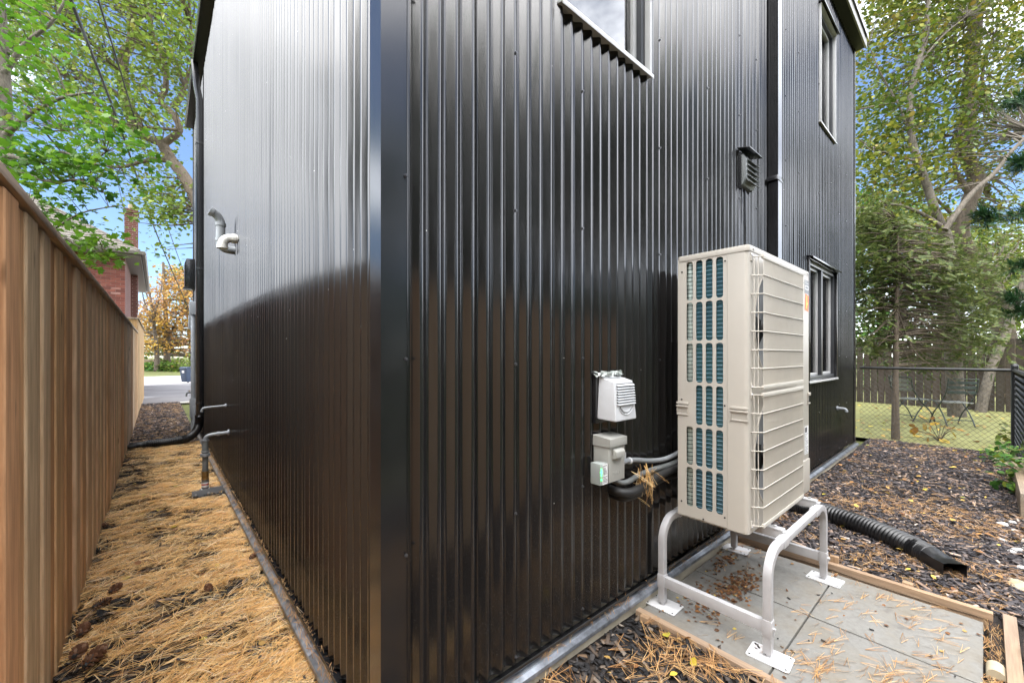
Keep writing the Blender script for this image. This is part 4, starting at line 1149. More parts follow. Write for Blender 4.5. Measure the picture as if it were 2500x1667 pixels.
def tree(name, label, cat, limbs, clumps, leaf, size, per, spread, leafmat, barkmat, seed, tilt=.9, group=None, twig=.010, squash=.7, droop=0., twig_share=1.):
    """limbs: [(points, r0, r1)]; clumps: (n,3) crown centres, each tied to the nearest limb by a twig"""
    g = np.random.default_rng(seed)
    limbs = [(curve_pts(p, 6), a, b) for p, a, b in limbs]
    base = limbs[0][0][0]
    t = empty(name, tuple(base), label, cat, group)
    m = MB(); LP = []
    for P, a, b in limbs:
        n = len(P); rr = [a + (b - a) * (i / (n - 1)) ** .8 for i in range(n)]
        m.tube(P, rr, 9)
        for q, r_ in zip(P, rr): LP.append((*q, r_))
    LP = np.array(LP)
    for c in clumps:
        if g.random() > twig_share: continue
        d = np.linalg.norm(LP[:, :3] - c, axis=1) + .35 * np.maximum(0, LP[:, 2] - c[2])
        i = int(np.argmin(d)); s = LP[i, :3]
        mid = (s + c) / 2 + g.normal(0, .10, 3) * min(1.5, np.linalg.norm(c - s)) + np.array([0, 0, .08])
        r0 = min(LP[i, 3] * .6, twig * (1 + .8 * np.linalg.norm(c - s)))
        P = curve_pts([s, mid, c], 3)
        m.tube(P, [r0 + (twig * .35 - r0) * k / (len(P) - 1) for k in range(len(P))], 4, caps=False)
    o = m.build('trunk', barkmat, None, smooth=70); on_f(t, o)
    N = len(clumps) * per
    C_ = np.repeat(clumps, per, 0)
    off = g.normal(0, 1, (N, 3)) * np.array([1, 1, squash]) * spread * np.repeat(g.uniform(.6, 1.35, len(clumps)), per)[:, None]
    pos = C_ + off
    pos[:, 2] -= droop * np.linalg.norm(off[:, :2], axis=1)
    sc_ = size * g.uniform(.6, 1.25, N)
    V, T = scatter(leaf[0], leaf[1], pos, leaf_rot(N, tilt, g), sc_)
    o = link_mesh('crown', tri_mesh('crown', V, T), leafmat); on_f(t, o)
    return t

def cloud(g, boxes):
    """crown centres: bearing/distance blocks (u0,u1,v0,v1,d0,d1,n)"""
    out = []
    for u0, u1, v0, v1, d0, d1, n in boxes:
        for _ in range(n):
            out.append(far(g.uniform(u0, u1), g.uniform(v0, v1), g.uniform(d0, d1)))
    return np.array(out)
def fl(P, d):
    return [far(p[0], p[1], p[2] if len(p) > 2 else d) for p in P]

g = np.random.default_rng(11)
# large street tree beyond the left end of the house
tree('street_tree', 'large green street tree with twisting limbs beyond the end of the house', 'tree',
     [(fl([(545, 955), (520, 700), (490, 520), (455, 440), (420, 392), (395, 350)], 15), .27, .17),
      (fl([(400, 352), (438, 318), (421, 278), (393, 248), (405, 214), (402, 165), (388, 122), (372, 80), (360, -40), (340, -200)], 15), .13, .05),
      (fl([(455, 440), (423, 396), (357, 393), (296, 408), (230, 400)], 15.4), .14, .03),
      (fl([(421, 262), (440, 240), (452, 205), (470, 150), (465, 60), (455, -100)], 15.2), .11, .04),
      (fl([(395, 350), (340, 330), (300, 306), (240, 300), (160, 320)], 16), .16, .04),
      (fl([(340, 330), (310, 250), (298, 180), (304, 130), (322, 90), (310, -60), (280, -250)], 17), .26, .12),
      (fl([(310, 250), (262, 215), (215, 195), (178, 190), (134, 168), (80, 130), (20, 110)], 17), .13, .03),
      (fl([(438, 318), (371, 312), (313, 304), (262, 288)], 14.6), .06, .02),
      (fl([(298, 180), (240, 120), (190, 70), (130, -20), (60, -120)], 16.5), .12, .04)],
     np.concatenate([cloud(g, [(0, 470, -160, 130, 13, 19, 250), (60, 440, 100, 330, 13.5, 18, 120), (200, 400, 250, 420, 14, 17, 30), (-160, 80, -200, 330, 14, 19, 130), (390, 450, 480, 610, 14, 15.5, 20), (310, 420, 430, 560, 14, 16, 26), (440, 480, -150, 330, 14.5, 18, 50), (250, 420, -420, -100, 14, 19, 90)])]),
     LEAF, .15, 30, .40, M['leaf_mid'], M['bark_brown'], 21, tilt=.9, twig=.014)
# maple overhanging the fence, closer
tree('maple_tree', 'bright green maple leaning over the wooden fence from next door', 'tree',
     [(fl([(-20, 1080), (0, 800), (8, 520), (14, 330), (10, 180), (0, 20), (-20, -180)], 7), .13, .06),
      (fl([(14, 380), (90, 392), (150, 372), (215, 395), (258, 372)], 6.6), .045, .012),
      (fl([(10, 400), (60, 425), (130, 445), (190, 440), (250, 470)], 6.4), .04, .012),
      (fl([(14, 330), (70, 280), (150, 240), (230, 225)], 6.6), .05, .014),
      (fl([(10, 180), (60, 110), (130, 50), (180, -40)], 6.8), .05, .014),
      (fl([(8, 520), (60, 510), (130, 560), (200, 605), (262, 615)], 6.2), .03, .008),
      (fl([(130, 560), (200, 520), (300, 500)], 6.2), .018, .006)],
     cloud(g, [(-120, 130, -120, 250, 5.8, 7.6, 62), (0, 270, 250, 430, 5.8, 7.2, 56), (60, 320, 390, 480, 5.8, 7.0, 30), (110, 260, 545, 620, 5.9, 6.5, 13), (200, 275, 600, 650, 6.0, 6.4, 8), (100, 180, 470, 560, 6, 6.6, 7), (290, 400, 340, 450, 6.2, 7.4, 8), (-300, -60, -100, 450, 5.8, 7.8, 45)]),
     MAPLE, .105, 13, .20, M['leaf_bright'], M['bark_pale'], 22, tilt=.75, twig=.006, squash=.6)
# rust and yellow trees across the street
tree('autumn_tree', 'rust and gold autumn tree across the street, behind the blue bin', 'tree',
     [(fl([(408, 905), (406, 830), (404, 760), (400, 690), (398, 640)], 37), .30, .08), (fl([(406, 830), (440, 770), (462, 700)], 37), .14, .04), (fl([(405, 800), (370, 745), (350, 700)], 37), .14, .04)],
     cloud(g, [(376, 480, 700, 850, 34, 40, 80), (390, 455, 655, 720, 35, 39, 26), (345, 400, 760, 850, 34, 40, 36), (430, 500, 680, 860, 35, 40, 44)]), LEAF, .24, 26, .55, M['leaf_rust'], M['bark_brown'], 23, twig=.03)
tree('autumn_tree', 'sparse bare-topped rusty tree across the street, beside the pale fence end', 'tree',
     [(fl([(383, 905), (382, 850), (374, 780), (366, 720), (360, 665)], 34), .22, .03), (fl([(378, 810), (352, 735), (344, 690)], 34), .08, .02), (fl([(374, 780), (392, 715), (396, 672)], 34), .08, .02)],
     cloud(g, [(330, 385, 745, 850, 31, 37, 46), (340, 400, 690, 760, 32, 36, 14)]), LEAF, .20, 20, .45, M['leaf_rust'], M['bark_dark'], 24, twig=.03)
tree('autumn_tree', 'yellow-green tree far across the street, seen just beyond the black wall', 'tree',
     [(fl([(470, 905), (466, 830), (455, 740), (448, 670)], 44), .3, .06)],
     cloud(g, [(415, 520, 650, 760, 42, 47, 60), (330, 430, 820, 868, 39, 43, 26)]), LEAF, .32, 26, .6, M['leaf_olive'], M['bark_brown'], 25, twig=.03)

# right side
tree('pale_trunk_tree', 'tall tree with smooth pale forked trunk in the back yard', 'tree',
     [(fl([(2338, 1035), (2332, 960), (2326, 850), (2322, 740), (2318, 650), (2308, 580), (2300, 562)], 8.9), .155, .105),
      (fl([(2308, 575), (2285, 520), (2262, 450), (2240, 390), (2225, 330), (2222, 250), (2240, 160), (2262, 80), (2268, -40), (2280, -220)], 9.0), .09, .035),
      (fl([(2306, 562), (2335, 520), (2375, 470), (2430, 420), (2465, 375), (2520, 320)], 8.8), .065, .03),
      (fl([(2296, 552), (2250, 522), (2190, 500), (2140, 505), (2090, 508)], 8.9), .05, .012),
      (fl([(2240, 395), (2180, 380), (2120, 355), (2080, 330)], 9), .03, .008),
      (fl([(2308, 640), (2250, 620), (2190, 612), (2120, 622)], 8.9), .03, .008),
      (fl([(2225, 330), (2190, 250), (2150, 180), (2120, 110)], 9), .03, .008),
      (fl([(2240, 160), (2300, 90), (2360, 40)], 9), .03, .008), (fl([(2085, 270), (2160, 255), (2200, 250)], 9), .018, .008)],
     cloud(g, [(2085, 2300, -120, 260, 8.4, 11, 150), (2085, 2300, 260, 480, 8.4, 10.5, 105), (2290, 2520, -120, 240, 9, 11, 110), (2085, 2280, 480, 640, 8.6, 10, 55), (2330, 2500, 230, 430, 9, 11, 34), (2085, 2500, -400, -100, 8.5, 11, 90)]),
     LEAF, .098, 32, .27, M['leaf_olive'], M['bark_pale'], 31, tilt=.95, twig=.008)
tree('dark_trunk_tree', 'tree with dark curving trunk behind the pale forked tree', 'tree',
     [(fl([(2480, 1010), (2460, 860), (2432, 730), (2395, 655), (2352, 600), (2345, 545), (2372, 480), (2382, 430), (2358, 370), (2362, 270), (2372, 150), (2385, 20), (2395, -180)], 11), .24, .13),
      (fl([(2372, 480), (2345, 440), (2330, 400), (2340, 330)], 11), .09, .03), (fl([(2360, 300), (2392, 240), (2400, 170), (2430, 80)], 11), .06, .02),
      (fl([(2345, 545), (2300, 500), (2270, 470), (2220, 440)], 11), .05, .015), (fl([(2362, 270), (2320, 220), (2280, 200)], 11), .04, .012)],
     cloud(g, [(2290, 2520, -150, 150, 10.5, 13.5, 130), (2360, 2520, 150, 420, 10.5, 13, 60), (2090, 2330, 0, 520, 11.5, 14, 110), (2330, 2520, 420, 640, 11, 14, 60), (2200, 2520, -400, -100, 10.5, 13.5, 80)]),
     LEAF, .10, 22, .30, M['leaf_olive'], M['bark_dark'], 32, tilt=.95, twig=.010)
tree('leaning_tree', 'slender pale tree trunk leaning right beside the fence corner', 'tree',
     [(fl([(2388, 1040), (2398, 985), (2418, 905), (2445, 840), (2472, 765), (2496, 690), (2530, 600), (2560, 480)], 9.6), .11, .055)],
     cloud(g, [(2440, 2560, 480, 700, 9, 10.5, 26)]), LEAF, .09, 20, .26, M['leaf_olive'], M['bark_pale'], 33)
# dense trees beyond the back fence
for k, (u0, u1, v0, v1, d, mt, lab) in enumerate(((2070, 2230, 480, 880, 15.5, 'leaf_shrub', 'green bushy tree beyond the back fence, next to the house corner'), (2210, 2380, 520, 900, 17, 'leaf_olive', 'olive tree beyond the back fence, behind the pale trunk'), (2360, 2540, 560, 900, 16, 'leaf_mid', 'green tree beyond the back fence, behind the leaning trunk'))):
    uc = (u0 + u1) / 2
    tree('background_tree', lab, 'tree', [(fl([(uc, 960), (uc + 6, 800), (uc - 8, 640), (uc, v0 + 20)], d), .2, .05)],
         cloud(g, [(u0, u1, v0, v1 + 50, d - 1.6, d + 1.6, 260)]), LEAF, .15, 26, .42, M[mt], M['bark_brown'], 40 + k, group='trees beyond the back fence', twig=.015)

# hemlock with feathery sprays
def spray_template():
    V = []; T = []
    def leaflet(p, d, L, w):
        d = np.array(d) / np.linalg.norm(d); s = np.array([-d[1], d[0], 0]); b = len(V)
        V.extend([p - s * w, p + s * w, p + d * L]); T.append((b, b + 1, b + 2))
    for k in range(12):
        y = .06 + k * .075; L = .30 * (1 - .055 * k)
        for sgn in (-1, 1):
            leaflet(np.array([0, y, -.10 * y * y]), (sgn, .75, -.05), L, .042)
    b = len(V); V.extend([np.array([-.012, 0, 0]), np.array([.012, 0, 0]), np.array([0, 1, -.1])]); T.append((b, b + 1, b + 2))
    return np.array(V), np.array(T)
SPR = spray_template()
def hemlock(base, top, sprays_boxes, seed, label, bare):
    g = np.random.default_rng(seed)
    t = empty('hemlock_tree', tuple(base), label, 'tree')
    m = MB(); P = curve_pts([base, base + (top - base) * .3 + np.array([.02, .01, 0]), base + (top - base) * .7 + np.array([-.02, 0, 0]), top], 6)
    m.tube(P, [.056 + (.008 - .056) * i / (len(P) - 1) for i in range(len(P))], 9)
    cent = cloud(g, sprays_boxes)
    for c in cent:
        z = min(max(c[2] + g.uniform(-.1, .25), base[2] + .6), top[2]); f = (z - base[2]) / (top[2] - base[2]); s = base + (top - base) * f
        q = curve_pts([s, (s + c) / 2 + np.array([0, 0, .07]), c], 3)
        m.tube(q, [.012 - .009 * i / (len(q) - 1) for i in range(len(q))], 4, caps=False)
    for p in bare:
        q = curve_pts(p, 5); m.tube(q, [.011 - .009 * i / (len(q) - 1) for i in range(len(q))], 4, caps=False)
    o = m.build('trunk', M['bark_brown'], None, smooth=70); on_f(t, o)
    per = 14; n = len(cent) * per; pos = np.repeat(cent, per, 0) + g.normal(0, 1, (n, 3)) * np.array([.17, .17, .10])
    V, T = scatter(SPR[0], SPR[1], pos, leaf_rot(n, .65, g), g.uniform(.11, .20, n))
    o = link_mesh('crown', tri_mesh('crown', V, T), M['leaf_hemlock']); on_f(t, o)
hb = np.array([8.27, -.29, 0.]); ht = far(2192, 545, 6.75)
hemlock(hb, ht, [(2085, 2180, 690, 870, 6.5, 7.6, 60), (2085, 2200, 540, 700, 6.4, 7.4, 70), (2190, 2340, 620, 720, 6.4, 7.4, 50), (2300, 2440, 640, 870, 6.6, 8.2, 90), (2190, 2440, 740, 905, 7.4, 8.6, 80), (2240, 2420, 580, 680, 7, 8, 30), (2085, 2150, 480, 600, 6.6, 7.4, 24)], 51,
        'thin hemlock with feathery drooping sprays just behind the chain-link fence',
        [fl(p, 6.6) for p in ([(2187, 757), (2130, 815), (2088, 830)], [(2187, 800), (2260, 870), (2300, 880)], [(2188, 825), (2215, 870), (2225, 900)], [(2187, 760), (2250, 770), (2320, 790)], [(2190, 755), (2235, 860), (2330, 930), (2440, 1030)], [(2187, 700), (2140, 705), (2100, 720)], [(2188, 780), (2160, 790), (2110, 842)], [(2187, 745), (2270, 800), (2360, 850), (2420, 900)], [(2189, 690), (2260, 716), (2300, 728)])])

# pine boughs reaching in at the right
def needle_tuft():
    g = np.random.default_rng(5); V = []; T = []
    for k in range(46):
        y = g.uniform(-.25, .35); th = g.random() * 6.28; d = np.array([math.cos(th), .75 + g.uniform(-.2, .4), math.sin(th) - .15]); d /= np.linalg.norm(d)
        p = np.array([0, y, 0]); s = np.cross(d, [.3, .2, .9]); s /= np.linalg.norm(s); L = g.uniform(.6, 1.0); b = len(V)
        V += [p - s * .016, p + s * .016, p + d * L * .6 + np.array([0, 0, -.02]) + s * .012, p + d * L * .6 + np.array([0, 0, -.02]) - s * .012, p + d * L + np.array([0, 0, -.09])]
        T += [(b, b + 1, b + 2), (b, b + 2, b + 3), (b + 3, b + 2, b + 4)]
    return np.array(V), np.array(T)
TUFT = needle_tuft()
pine = empty('pine_tree', tuple(far(2700, 1090, 4.6)), 'dark green pine with long needles reaching in at the right edge', 'tree')
m = MB(); main = curve_pts(fl([(2700, 1160), (2690, 800), (2670, 500), (2650, 200), (2640, -100)], 4.6), 6)
m.tube(main, [.14 - .07 * i / (len(main) - 1) for i in range(len(main))], 10)
tips = []
for P in ([(2670, 520), (2580, 500), (2500, 520), (2430, 530), (2398, 528)], [(2660, 300), (2560, 250), (2505, 240), (2470, 250)], [(2668, 420), (2570, 400), (2510, 400), (2480, 400)], [(2680, 640), (2590, 650), (2520, 640), (2480, 650)], [(2685, 740), (2580, 740), (2500, 730), (2460, 725)], [(2685, 800), (2590, 790), (2520, 765), (2478, 760)], [(2655, 180), (2570, 150), (2520, 140)], [(2690, 880), (2600, 850), (2520, 830)]):
    q = curve_pts(fl(P, 3.9), 6); m.tube(q, [.016 - .012 * i / (len(q) - 1) for i in range(len(q))], 5, caps=False)
    tips += [(q[i], q[min(i + 1, len(q) - 1)] - q[i - 1]) for i in range(len(q) // 3, len(q))]
on_f(pine, m.build('trunk', M['bark_dark'], None, smooth=70))
g5 = np.random.default_rng(6)
pos = []; rot = []
for p, d in tips:
    for _ in range(2):
        y = d / np.linalg.norm(d); y = y + g5.normal(0, .35, 3); y /= np.linalg.norm(y); x = np.cross(y, [0, 0, 1]); x /= np.linalg.norm(x); z = np.cross(x, y)
        pos.append(p + g5.normal(0, .025, 3)); rot.append(np.stack([x, y, z], 1))
V, T = scatter(TUFT[0], TUFT[1], np.array(pos), np.array(rot), g5.uniform(.10, .15, len(pos)))
on_f(pine, link_mesh('crown', tri_mesh('crown', V, T), M['needle_green']))

# unseen trees behind the camera, added to darken what the black siding reflects
for k, (x, y, h, lab) in enumerate(((-8.0, -5.0, 8.5, 'tall unseen tree at the left, added for a dark reflection in the corner siding'), (-6.0, -8.5, 9.5, 'unseen tree beyond the yard corner, added for a dark reflection in the near siding'), (-2.6, -10.5, 10., 'tall unseen tree behind the yard, added for a dark reflection in the middle siding'), (4.2, -12.5, 8.5, 'unseen tree behind the yard, added for a dark reflection near the black downspout'))):
    gg = np.random.default_rng(60 + k); th = gg.random(130) * 6.28; rr = 2.7 * np.sqrt(gg.random(130))
    cc = np.stack([x + rr * np.cos(th), y + rr * np.sin(th), 1.2 + (h - 1.2) * gg.random(130) ** .9], 1)
    b = np.array([x, y, 0.])
    tree('background_tree', lab, 'tree', [([b, b + [.1, .1, h * .35], b + [-.1, 0, h * .65], b + [0, 0, h * .9]], .2, .06)], cc, LEAF, .34, 30, .6, M['needle_green'], M['bark_brown'], 70 + k, group='unseen trees added for siding reflections', twig=.02)

hd = empty('hedge', (1.5, -4.0, 0), 'unseen dark evergreen hedge added behind the camera to darken siding reflections', 'hedge')  # out of view, added so the lower siding reflects something dark
gh = np.random.default_rng(77); n = 9500
pos = np.stack([gh.uniform(-7, 10, n), -4.0 + gh.normal(0, .28, n), 2.25 * gh.random(n) ** .9 + .02], 1)
on_f(hd, link_mesh('foliage', tri_mesh('foliage', *scatter(LEAF[0], LEAF[1], pos, leaf_rot(n, 1.0, gh), gh.uniform(.12, .26, n))), M['needle_green']))
m = MB()
for x in np.arange(-6.8, 10, .55): m.tube([(x, -4, 0), (x + .05, -4, 1.1), (x, -4, 1.9)], [.05, .035, .01], 6)
on_f(hd, m.build('stem', M['bark_dark'], None))

# ================================================================== BACK YARD
cl = empty('chain_link_fence', (8, -.7, 0), 'black chain-link fence between the mulch and the lawn', 'fence')
def on_cl(o): return on_f(cl, o)
def post(x, y, h, r_):
    m = MB(); m.tube([(x, y, -.1), (x, y, h)], r_, 14); m.tube([(x, y, h), (x, y, h + .02), (x, y, h + .035)], [r_ * 1.1, r_ * .9, .004], 14); on_cl(m.build('post', M['chain_black'], None, smooth=50))
post(8.0, -1.47, 1.20, .034); post(5.3, -1.50, 1.15, .024)
m = MB(); m.tube([(8, .10, 1.145), (8, -1.47, 1.145)], .021, 12); on_cl(m.build('top_rail', M['chain_black'], None, smooth=50))
m = MB(); m.tube([(8, -1.47, 1.145), (5.3, -1.50, 1.145)], .021, 12); on_cl(m.build('top_rail', M['chain_black'], None, smooth=50))
def linkmesh(P0, P1, h0, h1, s=.068):
    P0 = np.array(P0, float); P1 = np.array(P1, float); L = np.linalg.norm(P1 - P0); d = (P1 - P0) / L; H = h1 - h0
    m = MB()
    nrm = np.array([-d[1], d[0]]) * .0035
    for sg in (1, -1):
        k = -H
        while k < L:
            a, b = (k, k + H); ta = max(0, a); tb = min(L, b)
            if tb > ta + 1e-3:
                za, zb = (h0 + (ta - a), h0 + (tb - a)) if sg == 1 else (h1 - (ta - a), h1 - (tb - a))
                n = max(2, int((tb - ta) / (s / 2))); Q = []
                for i in range(n + 1):
                    f = i / n; t_ = ta + (tb - ta) * f; off = nrm * (1 if (i + (sg > 0)) % 2 else -1)
                    q = P0 + d * t_ + off; Q.append((q[0], q[1], za + (zb - za) * f))
                m.tube(Q, .0021, 3, caps=False)
            k += s
    on_cl(m.build('wire_mesh', M['chain_black'], None))
linkmesh((8.0, .10), (8.0, -1.47), .02, 1.14); linkmesh((8.0, -1.47), (5.3, -1.50), .02, 1.14)

bf = empty('back_fence', (14.5, 0, 0), 'dark weathered board fence at the back of the lawn', 'fence')
bpm = plank_mesh(.135, .02, 1.75)
for k in range(46):
    o = link_mesh('plank', bpm, M['cedar'], None, (14.5 + (.02 if k % 2 else 0), 3.2 - k * .15, -.02)); o.color = jit((.05, .041, .033), .25); on_f(bf, o)
m = MB(); m.box((14.54, -3.7, .35), (14.58, 3.3, .44)); m.box((14.54, -3.7, 1.4), (14.58, 3.3, 1.49)); on_f(bf, m.build('rail', M['old_timber'], None))

def chair(x, y, rz, label, fold):
    c = empty('garden_chair', (x, y, .0), label, 'chair', 'folding chairs on the lawn', rz)
    for k in range(5):
        m = MB(); m.box((-.21, -.20 + k * .085, .44), (.21, -.135 + k * .085, .455)); m.build('seat_slat', M['chair_slat'], c, bevel=.003)
    for k in range(3):
        m = MB(); m.box((-.20, .245 + .02 * k, .62 + .09 * k), (.20, .262 + .02 * k, .68 + .09 * k)); m.build('back_slat', M['chair_slat'] if not fold else M['chair_metal'], c, bevel=.003)
    for sx in (-.215, .215):
        m = MB(); m.tube(curve_pts([(sx, -.24, .0), (sx, -.12, .22), (sx, .12, .46), (sx, .26, .68), (sx, .31, .9)], 5), .011, 8); m.build('leg', M['chair_metal'], c, smooth=60)
        m = MB(); m.tube(curve_pts([(sx * .93, .26, .0), (sx * .93, .12, .22), (sx * .93, -.08, .42), (sx * .93, -.20, .45)], 5), .011, 8); m.build('leg', M['chair_metal'], c, smooth=60)
    m = MB(); m.tube([(-.215, .31, .9), (.215, .31, .9)], .011, 8); m.build('top_bar', M['chair_metal'], c); m = MB(); m.tube([(-.2, .17, .12), (.2, .17, .12)], .009, 8); m.build('stretcher', M['chair_metal'], c)
chair(11.2, -.25, R(55), 'folding garden chair with pale seat slats on the lawn', False)
chair(11.0, -.80, R(120), 'dark folding garden chair beside the pale tree trunk', True)
m = MB(); m.tube([far(2432, 790, 13.9), far(2433, 738, 13.9)], [.16, .12], 8); m.tube([far(2440, 745, 14), far(2436, 700, 14)], [.05, .08], 8)
tag(m.build('red_feeder', M['red_cloth'], smooth=50), 'small red hanging feeder among the trees at the back', 'feeder')
tag(link_mesh('lawn_leaves', tri_mesh('lawn_leaves', *scatter(LEAF[0], LEAF[1], np.stack([8.3 + 5.8 * g.random(420), -5 + 7 * g.random(420), np.full(420, .035)], 1), leaf_rot(420, .35, g), g.uniform(.05, .11, 420))), M['litter_leaf']), 'fallen brown and yellow leaves scattered on the lawn', 'leaves', kind='stuff')
# oak seedling with brown leaves by the fence
sd = empty('oak_seedling', (8.7, -.75, 0), 'small oak seedling with orange-brown leaves behind the chain-link fence', 'plant')
m = MB(); SPt = [(8.7 + g.normal(0, .11), -.75 + g.normal(0, .13), .06 + .34 * g.random()) for _ in range(17)]
for p in SPt: m.tube(curve_pts([(8.7, -.75, 0), ((8.7 + p[0]) / 2, (p[1] - .75) / 2, p[2] * .7), p], 3), .004, 4, caps=False)
on_f(sd, m.build('stem', M['bark_brown'], None))
per_island('leaf_oak', [(0, (.20, .09, .02)), (.5, (.36, .20, .03)), (1, (.42, .30, .05))], .5, .3)
on_f(sd, link_mesh('foliage', tri_mesh('foliage', *scatter(LEAF[0], LEAF[1], np.array(SPt), leaf_rot(17, 1.0, g), g.uniform(.08, .16, 17))), M['leaf_oak']))

# ------------------------------------------------------------------ shrubs, timbers and stones at the right edge
def shrub(name, c, rad, h, n, size, mat, label, seed, cat='plant', leaf=LEAF, group=None):
    gg = np.random.default_rng(seed); t = empty(name, tuple(c), label, cat, group)
    th = gg.random(n) * 6.28; rr = rad * np.sqrt(gg.random(n)); z = h * (.12 + .88 * gg.random(n)) * (1 - .45 * (rr / rad) ** 2)
    pos = np.stack([c[0] + rr * np.cos(th), c[1] + rr * np.sin(th), c[2] + z], 1)
    m = MB()
    for p in pos[::max(1, n // 40)]: m.tube(curve_pts([(c[0], c[1], c[2]), (c[0] * .5 + p[0] * .5, c[1] * .5 + p[1] * .5, c[2] + (p[2] - c[2]) * .65), tuple(p)], 3), size * .05, 4, caps=False)
    on_f(t, m.build('stem', M['bark_brown'], None))
    V, T = scatter(leaf[0], leaf[1], pos, leaf_rot(n, .7, gg), size * gg.uniform(.6, 1.2, n)); on_f(t, link_mesh('foliage', tri_mesh('foliage', V, T), mat)); return t
shrub('shrub', (5.75, -1.62, .0), .34, .50, 420, .075, M['leaf_shrub'], 'leafy green shrub behind the timber block at the right edge', 81)
shrub('shrub', (7.3, -1.50, .0), .32, .30, 260, .07, M['leaf_shrub'], 'low green groundcover plant at the foot of the fence corner', 82)
shrub('shrub', (6.4, -1.85, .0), .45, .75, 420, .075, M['leaf_olive'], 'taller olive shrub behind the second run of chain-link', 83)
shrub('shrub', (9.0, -1.75, .0), .4, .55, 300, .08, M['leaf_olive'], 'scrubby olive plant on the lawn side of the fence corner', 84)
GB = 'raised bed timbers'
board('bed_timber', (4.72, -1.62, .012), (6.6, -1.40, .235), M['old_timber'], 'squared old timber block with cut end near the shrub', 'timber', GB)
board('bed_timber', (4.88, -1.86, .012), (6.6, -1.63, .12), M['old_timber'], 'lower old timber lying behind the squared block', 'timber', GB)
board('scrap_board', (2.42, -1.50, .0), (2.66, -1.40, .075), M['timber'], 'short offcut of timber outside the corner of the edging', 'timber')
def stone_mesh(seed, sx, sy, sz):
    gg = np.random.default_rng(seed); bm = bmesh.new(); bmesh.ops.create_icosphere(bm, subdivisions=2, radius=1)
    dirs = gg.normal(0, 1, (7, 3)); dirs /= np.linalg.norm(dirs, axis=1, keepdims=True); ofs = gg.uniform(.62, .95, 7)
    for v in bm.verts:
        p = np.array(v.co)
        for d, o_ in zip(dirs, ofs):
            q = p @ d
            if q > o_: p = p - d * (q - o_)
        v.co = p * np.array([sx, sy, sz]) * (1 + gg.normal(0, .02))
    me = bpy.data.meshes.new('stone'); bm.to_mesh(me); bm.free(); me.polygons.foreach_set('use_smooth', [True] * len(me.polygons)); me.set_sharp_from_angle(angle=R(35)); return me
SM = [stone_mesh(100 + k, 1, .72, .45) for k in range(5)]
for me_ in SM: me_.materials.append(M['stone_pale'])
gs = np.random.default_rng(17)
for k in range(46):
    x = gs.uniform(2.75, 4.75); y = -1.36 - .20 * gs.random() - .0 * x + (.10 * (x > 3.4) * gs.random()); s = gs.uniform(.016, .040)
    o = link_mesh('pebble', SM[k % 5], None, None, (x, y, float(bedz(x, y)) + s * .3)); o.scale = (s, s, s); o.rotation_euler = (gs.uniform(-.3, .3), gs.uniform(-.3, .3), gs.uniform(0, 6.28))
    tag(o, 'pale grey pebble lying in the strip along the outer edge of the mulch', 'pebble', 'pale pebbles along the mulch edge')
for (u, v, sx, sy, sz, lab) in ((2446, 1128, .26, .10, .03, 'flat tan stone at the mulch edge near the fence corner'), (2486, 1432, .10, .06, .022, 'flat tan stone among pebbles at the right edge'), (2480, 1085, .12, .10, .07, 'rough tan rock at the foot of the fence corner post')):
    d = far(u, v, 1) - CAM; p = CAM + d * (-CAM[2] + .03) / d[2]
    me_ = stone_mesh(int(u), sx, sy, sz); me_.materials.append(M['stone_tan']); o = link_mesh('rock', me_, None, None, (p[0], p[1], .035 + sz * .2)); o.rotation_euler = (0, 0, gs.uniform(0, 3)); tag(o, lab, 'rock')
m = MB(); m.tube([(2.06, -1.243, .035), (2.14, -1.243, .035)], .028, 16); tag(m.build('paper_cup', M['stone_tan'], smooth=40), 'small tan cup lying between the slabs and the outer edging', 'cup')

# ------------------------------------------------------------------ pine cones
def cone_mesh(L=.105, r0=.027):
    m = MB(); n = 62
    for k in range(n):
        t = k / n; a = k * 2.39996; rad = r0 * (math.sin(math.pi * (.14 + .80 * t)) ** .8); y = L * t
        c = Vector((rad * .35 * math.cos(a), y, rad * .35 * math.sin(a))); o = Vector((math.cos(a), .35 + .5 * t, math.sin(a))).normalized(); s_ = Vector((-math.sin(a), 0, math.cos(a))); w = .0058 * (.7 + .6 * math.sin(math.pi * t)); l_ = rad * .85
        up_ = o.cross(s_) * .0032
        m.add([c - s_ * w * .5, c + s_ * w * .5, c + o * l_ * .8 + s_ * w + up_, c + o * l_ + up_ * .4, c + o * l_ * .8 - s_ * w + up_, c + o * l_ * .8 - up_], [(0, 1, 2, 3, 4), (0, 5, 1), (1, 5, 2), (2, 5, 3), (3, 5, 4), (4, 5, 0)])
    return m.mesh('pine_cone')
CM = cone_mesh(); CM.materials.append(M['cone_scale'])
m = MB(); m.tube([(0, 0, 0), (0, .05, 0), (0, .10, 0)], [.008, .012, .004], 8); CORE = m.mesh('core', 60); CORE.materials.append(M['print_black'])
